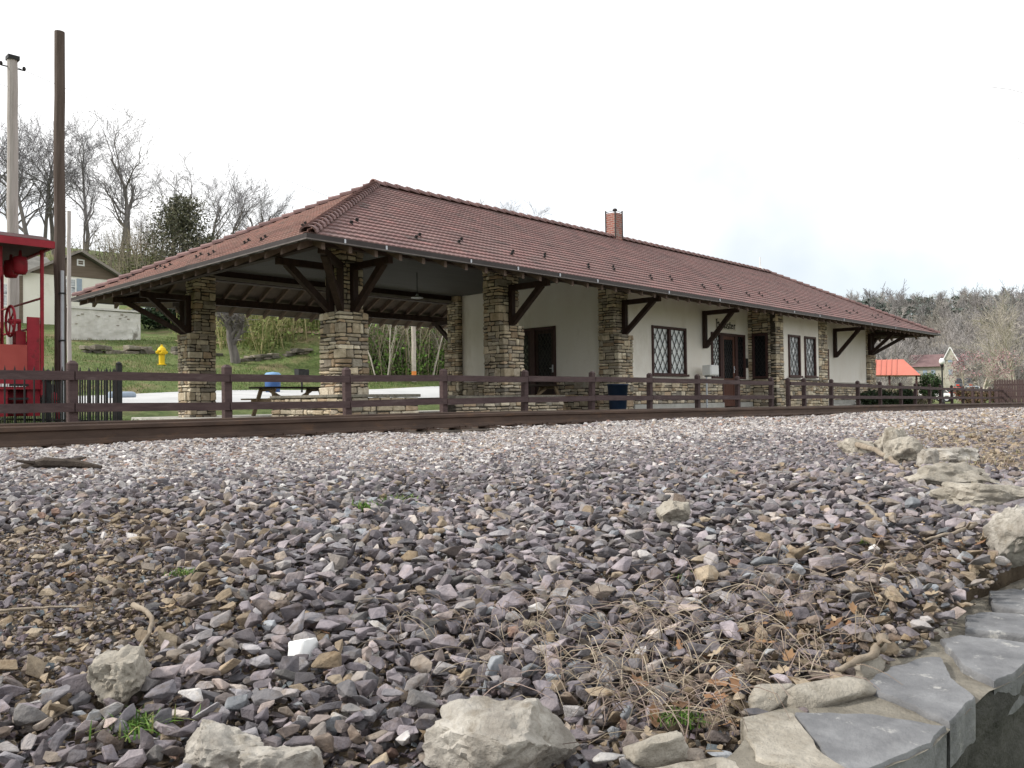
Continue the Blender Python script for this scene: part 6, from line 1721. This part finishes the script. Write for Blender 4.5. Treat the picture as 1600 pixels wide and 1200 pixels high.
def woodland():
    # a handful of coarse bare trees merged many times over
    protos = []
    for s in range(5):
        a, b = bare_tree(300 + s, 9.5, levels=3, kids=(8,6,4), sides=(4,3,3,3), twig=.03, fork=.22, spread=.55, r0=.17)
        V = np.array([tuple(p) for p in a.v] + [tuple(p) for p in b.v]); F = np.array([f for f in a.f if len(f) == 4] + [()][:0]); F3 = [f for f in a.f + [tuple(i + len(a.v) for i in g) for g in b.f]]
        Q = np.array([f if len(f) == 4 else f + f[-1:] for f in F3]); protos.append((V, Q))
    ca, sa = math.cos(R_(17)), math.sin(R_(17)); Vs, Fs, Cs = [], [], []; off = 0
    r = np.random.default_rng(77); n = 900
    for k in range(n):
        u = 130 + 235 * r.uniform(0, 1) ** 1.15; v = r.uniform(-.24, .30) * u
        x = u * ca - v * sa; y = u * sa + v * ca
        if u < 152 and abs(v + 1.6) < 4.6: continue
        V, Q = protos[r.integers(0, 5)]; a = r.uniform(0, 2*PI); s = r.uniform(.7, 1.15); Rm = np.array([[math.cos(a), -math.sin(a), 0], [math.sin(a), math.cos(a), 0], [0, 0, 1]]) * s
        c = np.array([(.27,.25,.24),(.31,.29,.28),(.235,.225,.22),(.285,.265,.235),(.33,.305,.29)][r.integers(0, 5)]) * r.uniform(.85, 1.15)  # pale greys put distance haze into the stem colour
        Vs.append(V @ Rm.T + np.array([x, y, float(hillf(x, y)) - .3])); Fs.append(Q + off); Cs.append(np.tile(c, (len(V), 1))); off += len(V)
    o = np_mesh('woodland', np.concatenate(Vs), np.concatenate(Fs), M['farwood'], np.concatenate(Cs)); tag(o, 'grey leafless wood covering the far hillside', 'wood', kind='stuff')
    # the dark evergreen belt below the ridge
    Vs, Fs, Cs = [], [], []; off = 0
    for k in range(170):
        u = r.uniform(268, 332); v = r.uniform(-85, 40)
        if r.uniform() > nsm(40, -40, v) * .8 + .2: continue
        x = u * ca - v * sa; y = u * sa + v * ca; H = r.uniform(3.5, 6.5)
        V, F, C = leaf_cloud(300, lambda q, m: np.stack([q.normal(0, 1.2, m), q.normal(0, 1.2, m), q.uniform(.12, 1, m) ** 1.2 * H], -1) * np.array([1, 1, 1.0]), .5, np.array([(.135,.155,.14),(.16,.18,.155),(.115,.14,.125)]), int(r.integers(1e6)), .7)
        Vs.append(V + np.array([x, y, float(hillf(x, y))])); Fs.append(F + off); Cs.append(C); off += len(V)
    o = np_mesh('evergreen_belt', np.concatenate(Vs), np.concatenate(Fs), M['farwood'], np.concatenate(Cs)); tag(o, 'dark evergreen belt below the ridge of the far hill', 'wood', kind='stuff')
woodland()
# ridge-top trees one can tell apart
def ridge_trees():
    ca, sa = math.cos(R_(17)), math.sin(R_(17))
    g = 'bare trees along the far ridge'; src = None; lab = 'small leafless tree on the skyline of the far ridge'
    r = random.Random(12)
    for k in range(24):
        v = 42 - k * 5.2 + r.uniform(-2, 2); u = r.uniform(346, 362); x = u * ca - v * sa; y = u * sa + v * ca; z = float(hillf(x, y)) - .3
        if src is None:
            src = make_tree('ridge_tree', 71, lab, (x, y, z), 11, group=g, levels=3, kids=(8,6,4), twig=.045, r0=.24, sides=(6,4,3,3), fork=.2); continue
        o = copy_tree(src); o.location = (x, y, z); o.rotation_euler = (0, 0, r.uniform(0, 6)); s = r.uniform(.8, 1.5); o.scale = (s, s, s)
ridge_trees()
# near trees at right
PALE = make_tree('pale_bare_tree', 81, 'tall pale leafless tree behind the picket fence at the right edge', (107.4, 22.9, -.8), 13.5, m1='palebark', m2='palebark', kids=(8,6,5,3), spread=.5, fork=.12, twig=.016, r0=.24)
p2 = tree_copy(PALE, (112, 27.5, -.8), 2.0, .85, 'shorter pale leafless tree left of the tall pale one')
def redbud(seed, loc, H, label):
    t = make_tree('redbud_tree', seed, label, loc, H, m1='palebark', m2='palebark', group='redbud trees beyond the fence', kids=(8,6,4), levels=3, fork=.1, spread=.8, twig=.012, r0=.14)
    V, F, C = leaf_cloud(800, ellipsoid_pts(0, 0, H * .68, H * .42, H * .42, H * .30, .3), .075, np.array([(.36,.20,.215),(.30,.17,.18),(.42,.27,.28)]), seed); np_mesh('blossom', V, F, M['leaf'], C, t)
redbud(91, (82.3, 21.5, -.8), 5.0, 'pink budding tree, left one of two beyond the brown hedge')
redbud(92, (82.9, 18.9, -.8), 4.8, 'pink budding tree, right one of two beyond the picket fence')
# the twigs that reach in at the upper right corner belong to a tree standing outside the view
make_tree('edge_tree', 95, 'leafless tree outside the right edge with twigs reaching into view', (20.9, 1.2, -.8), 10.5, kids=(8,6,5), levels=3, twig=.006, r0=.16, spread=.6)

# ------------------------------------------------------------------ camera, light, sky
F_PX, YAW, PIT, ROL = 1271.148, R_(43.802), R_(1.142), R_(-.744)
Fv = Vector((math.cos(YAW) * math.cos(PIT), math.sin(YAW) * math.cos(PIT), math.sin(PIT))); R0 = Vector((math.sin(YAW), -math.cos(YAW), 0)); U0 = R0.cross(Fv)
Rv = R0 * math.cos(ROL) + U0 * math.sin(ROL); Uv = U0 * math.cos(ROL) - R0 * math.sin(ROL)
cd = bpy.data.cameras.new('camera'); cam = bpy.data.objects.new('camera', cd); col.objects.link(cam)
cam.matrix_world = Matrix(((Rv.x, Uv.x, -Fv.x, 0), (Rv.y, Uv.y, -Fv.y, 0), (Rv.z, Uv.z, -Fv.z, 0), (0, 0, 0, 1)))
cd.sensor_width = 36; cd.sensor_fit = 'HORIZONTAL'; cd.lens = F_PX * 36 / 1600; cd.clip_start = .05; cd.clip_end = 3000
scene.camera = cam

sun_dir = Vector((-.62, .46, .60)).normalized()     # towards the sun
sl = bpy.data.lights.new('sun', 'SUN'); sl.energy = 3.8; sl.angle = R_(7); sl.color = (1, .95, .87)
so = bpy.data.objects.new('sun', sl); col.objects.link(so); so.rotation_euler = sun_dir.to_track_quat('Z', 'Y').to_euler()
w = bpy.data.worlds.new('World'); scene.world = w; w.use_nodes = True
nt = w.node_tree; N = nt.nodes; L = nt.links; N.clear()
out = N.new('ShaderNodeOutputWorld'); sky = N.new('ShaderNodeTexSky'); sky.sky_type = 'NISHITA'; sky.sun_disc = False
sky.sun_elevation = math.asin(sun_dir.z); sky.sun_rotation = math.atan2(sun_dir.x, sun_dir.y)
b1 = N.new('ShaderNodeBackground'); b1.inputs[1].default_value = .13; L.new(sky.outputs[0], b1.inputs[0])
b2 = N.new('ShaderNodeBackground'); b2.inputs[0].default_value = (1.0, 1.0, 1.0, 1); b2.inputs[1].default_value = 1.5
tc = N.new('ShaderNodeTexCoord'); nz = N.new('ShaderNodeTexNoise'); nz.inputs['Scale'].default_value = 2.2; nz.inputs['Detail'].default_value = 6
L.new(tc.outputs['Generated'], nz.inputs['Vector'])
nt2 = N.new('ShaderNodeTexNoise'); nt2.inputs['Scale'].default_value = 1.6; nt2.inputs['Detail'].default_value = 5; L.new(tc.outputs['Generated'], nt2.inputs['Vector'])
cr = N.new('ShaderNodeValToRGB'); cr.color_ramp.elements[0].position = .40; cr.color_ramp.elements[1].position = .60
cr.color_ramp.elements[0].color = (.68, .715, .745, 1); cr.color_ramp.elements[1].color = (1, 1, 1, 1)
L.new(nt2.outputs['Fac'], cr.inputs[0]); L.new(cr.outputs[0], b2.inputs[0])
sp = N.new('ShaderNodeSeparateXYZ'); L.new(tc.outputs['Generated'], sp.inputs[0])
e = N.new('ShaderNodeMapRange'); e.inputs['From Min'].default_value = .02; e.inputs['From Max'].default_value = .42; e.inputs['To Min'].default_value = .2; e.inputs['To Max'].default_value = 1.0; L.new(sp.outputs[2], e.inputs[0])
n2 = N.new('ShaderNodeMapRange'); n2.inputs['From Min'].default_value = .35; n2.inputs['From Max'].default_value = .6; n2.inputs['To Min'].default_value = 0; n2.inputs['To Max'].default_value = .5; L.new(nz.outputs['Fac'], n2.inputs[0])
ad = N.new('ShaderNodeMath'); ad.operation = 'ADD'; ad.use_clamp = True; L.new(e.outputs[0], ad.inputs[0]); L.new(n2.outputs[0], ad.inputs[1])
mx = N.new('ShaderNodeMixShader'); L.new(ad.outputs[0], mx.inputs[0]); L.new(b1.outputs[0], mx.inputs[1]); L.new(b2.outputs[0], mx.inputs[2])
L.new(mx.outputs[0], out.inputs[0])
scene.view_settings.view_transform = 'Standard'; scene.view_settings.look = 'None'; scene.view_settings.exposure = 0; scene.view_settings.gamma = 1
scene.cycles.max_bounces = 6
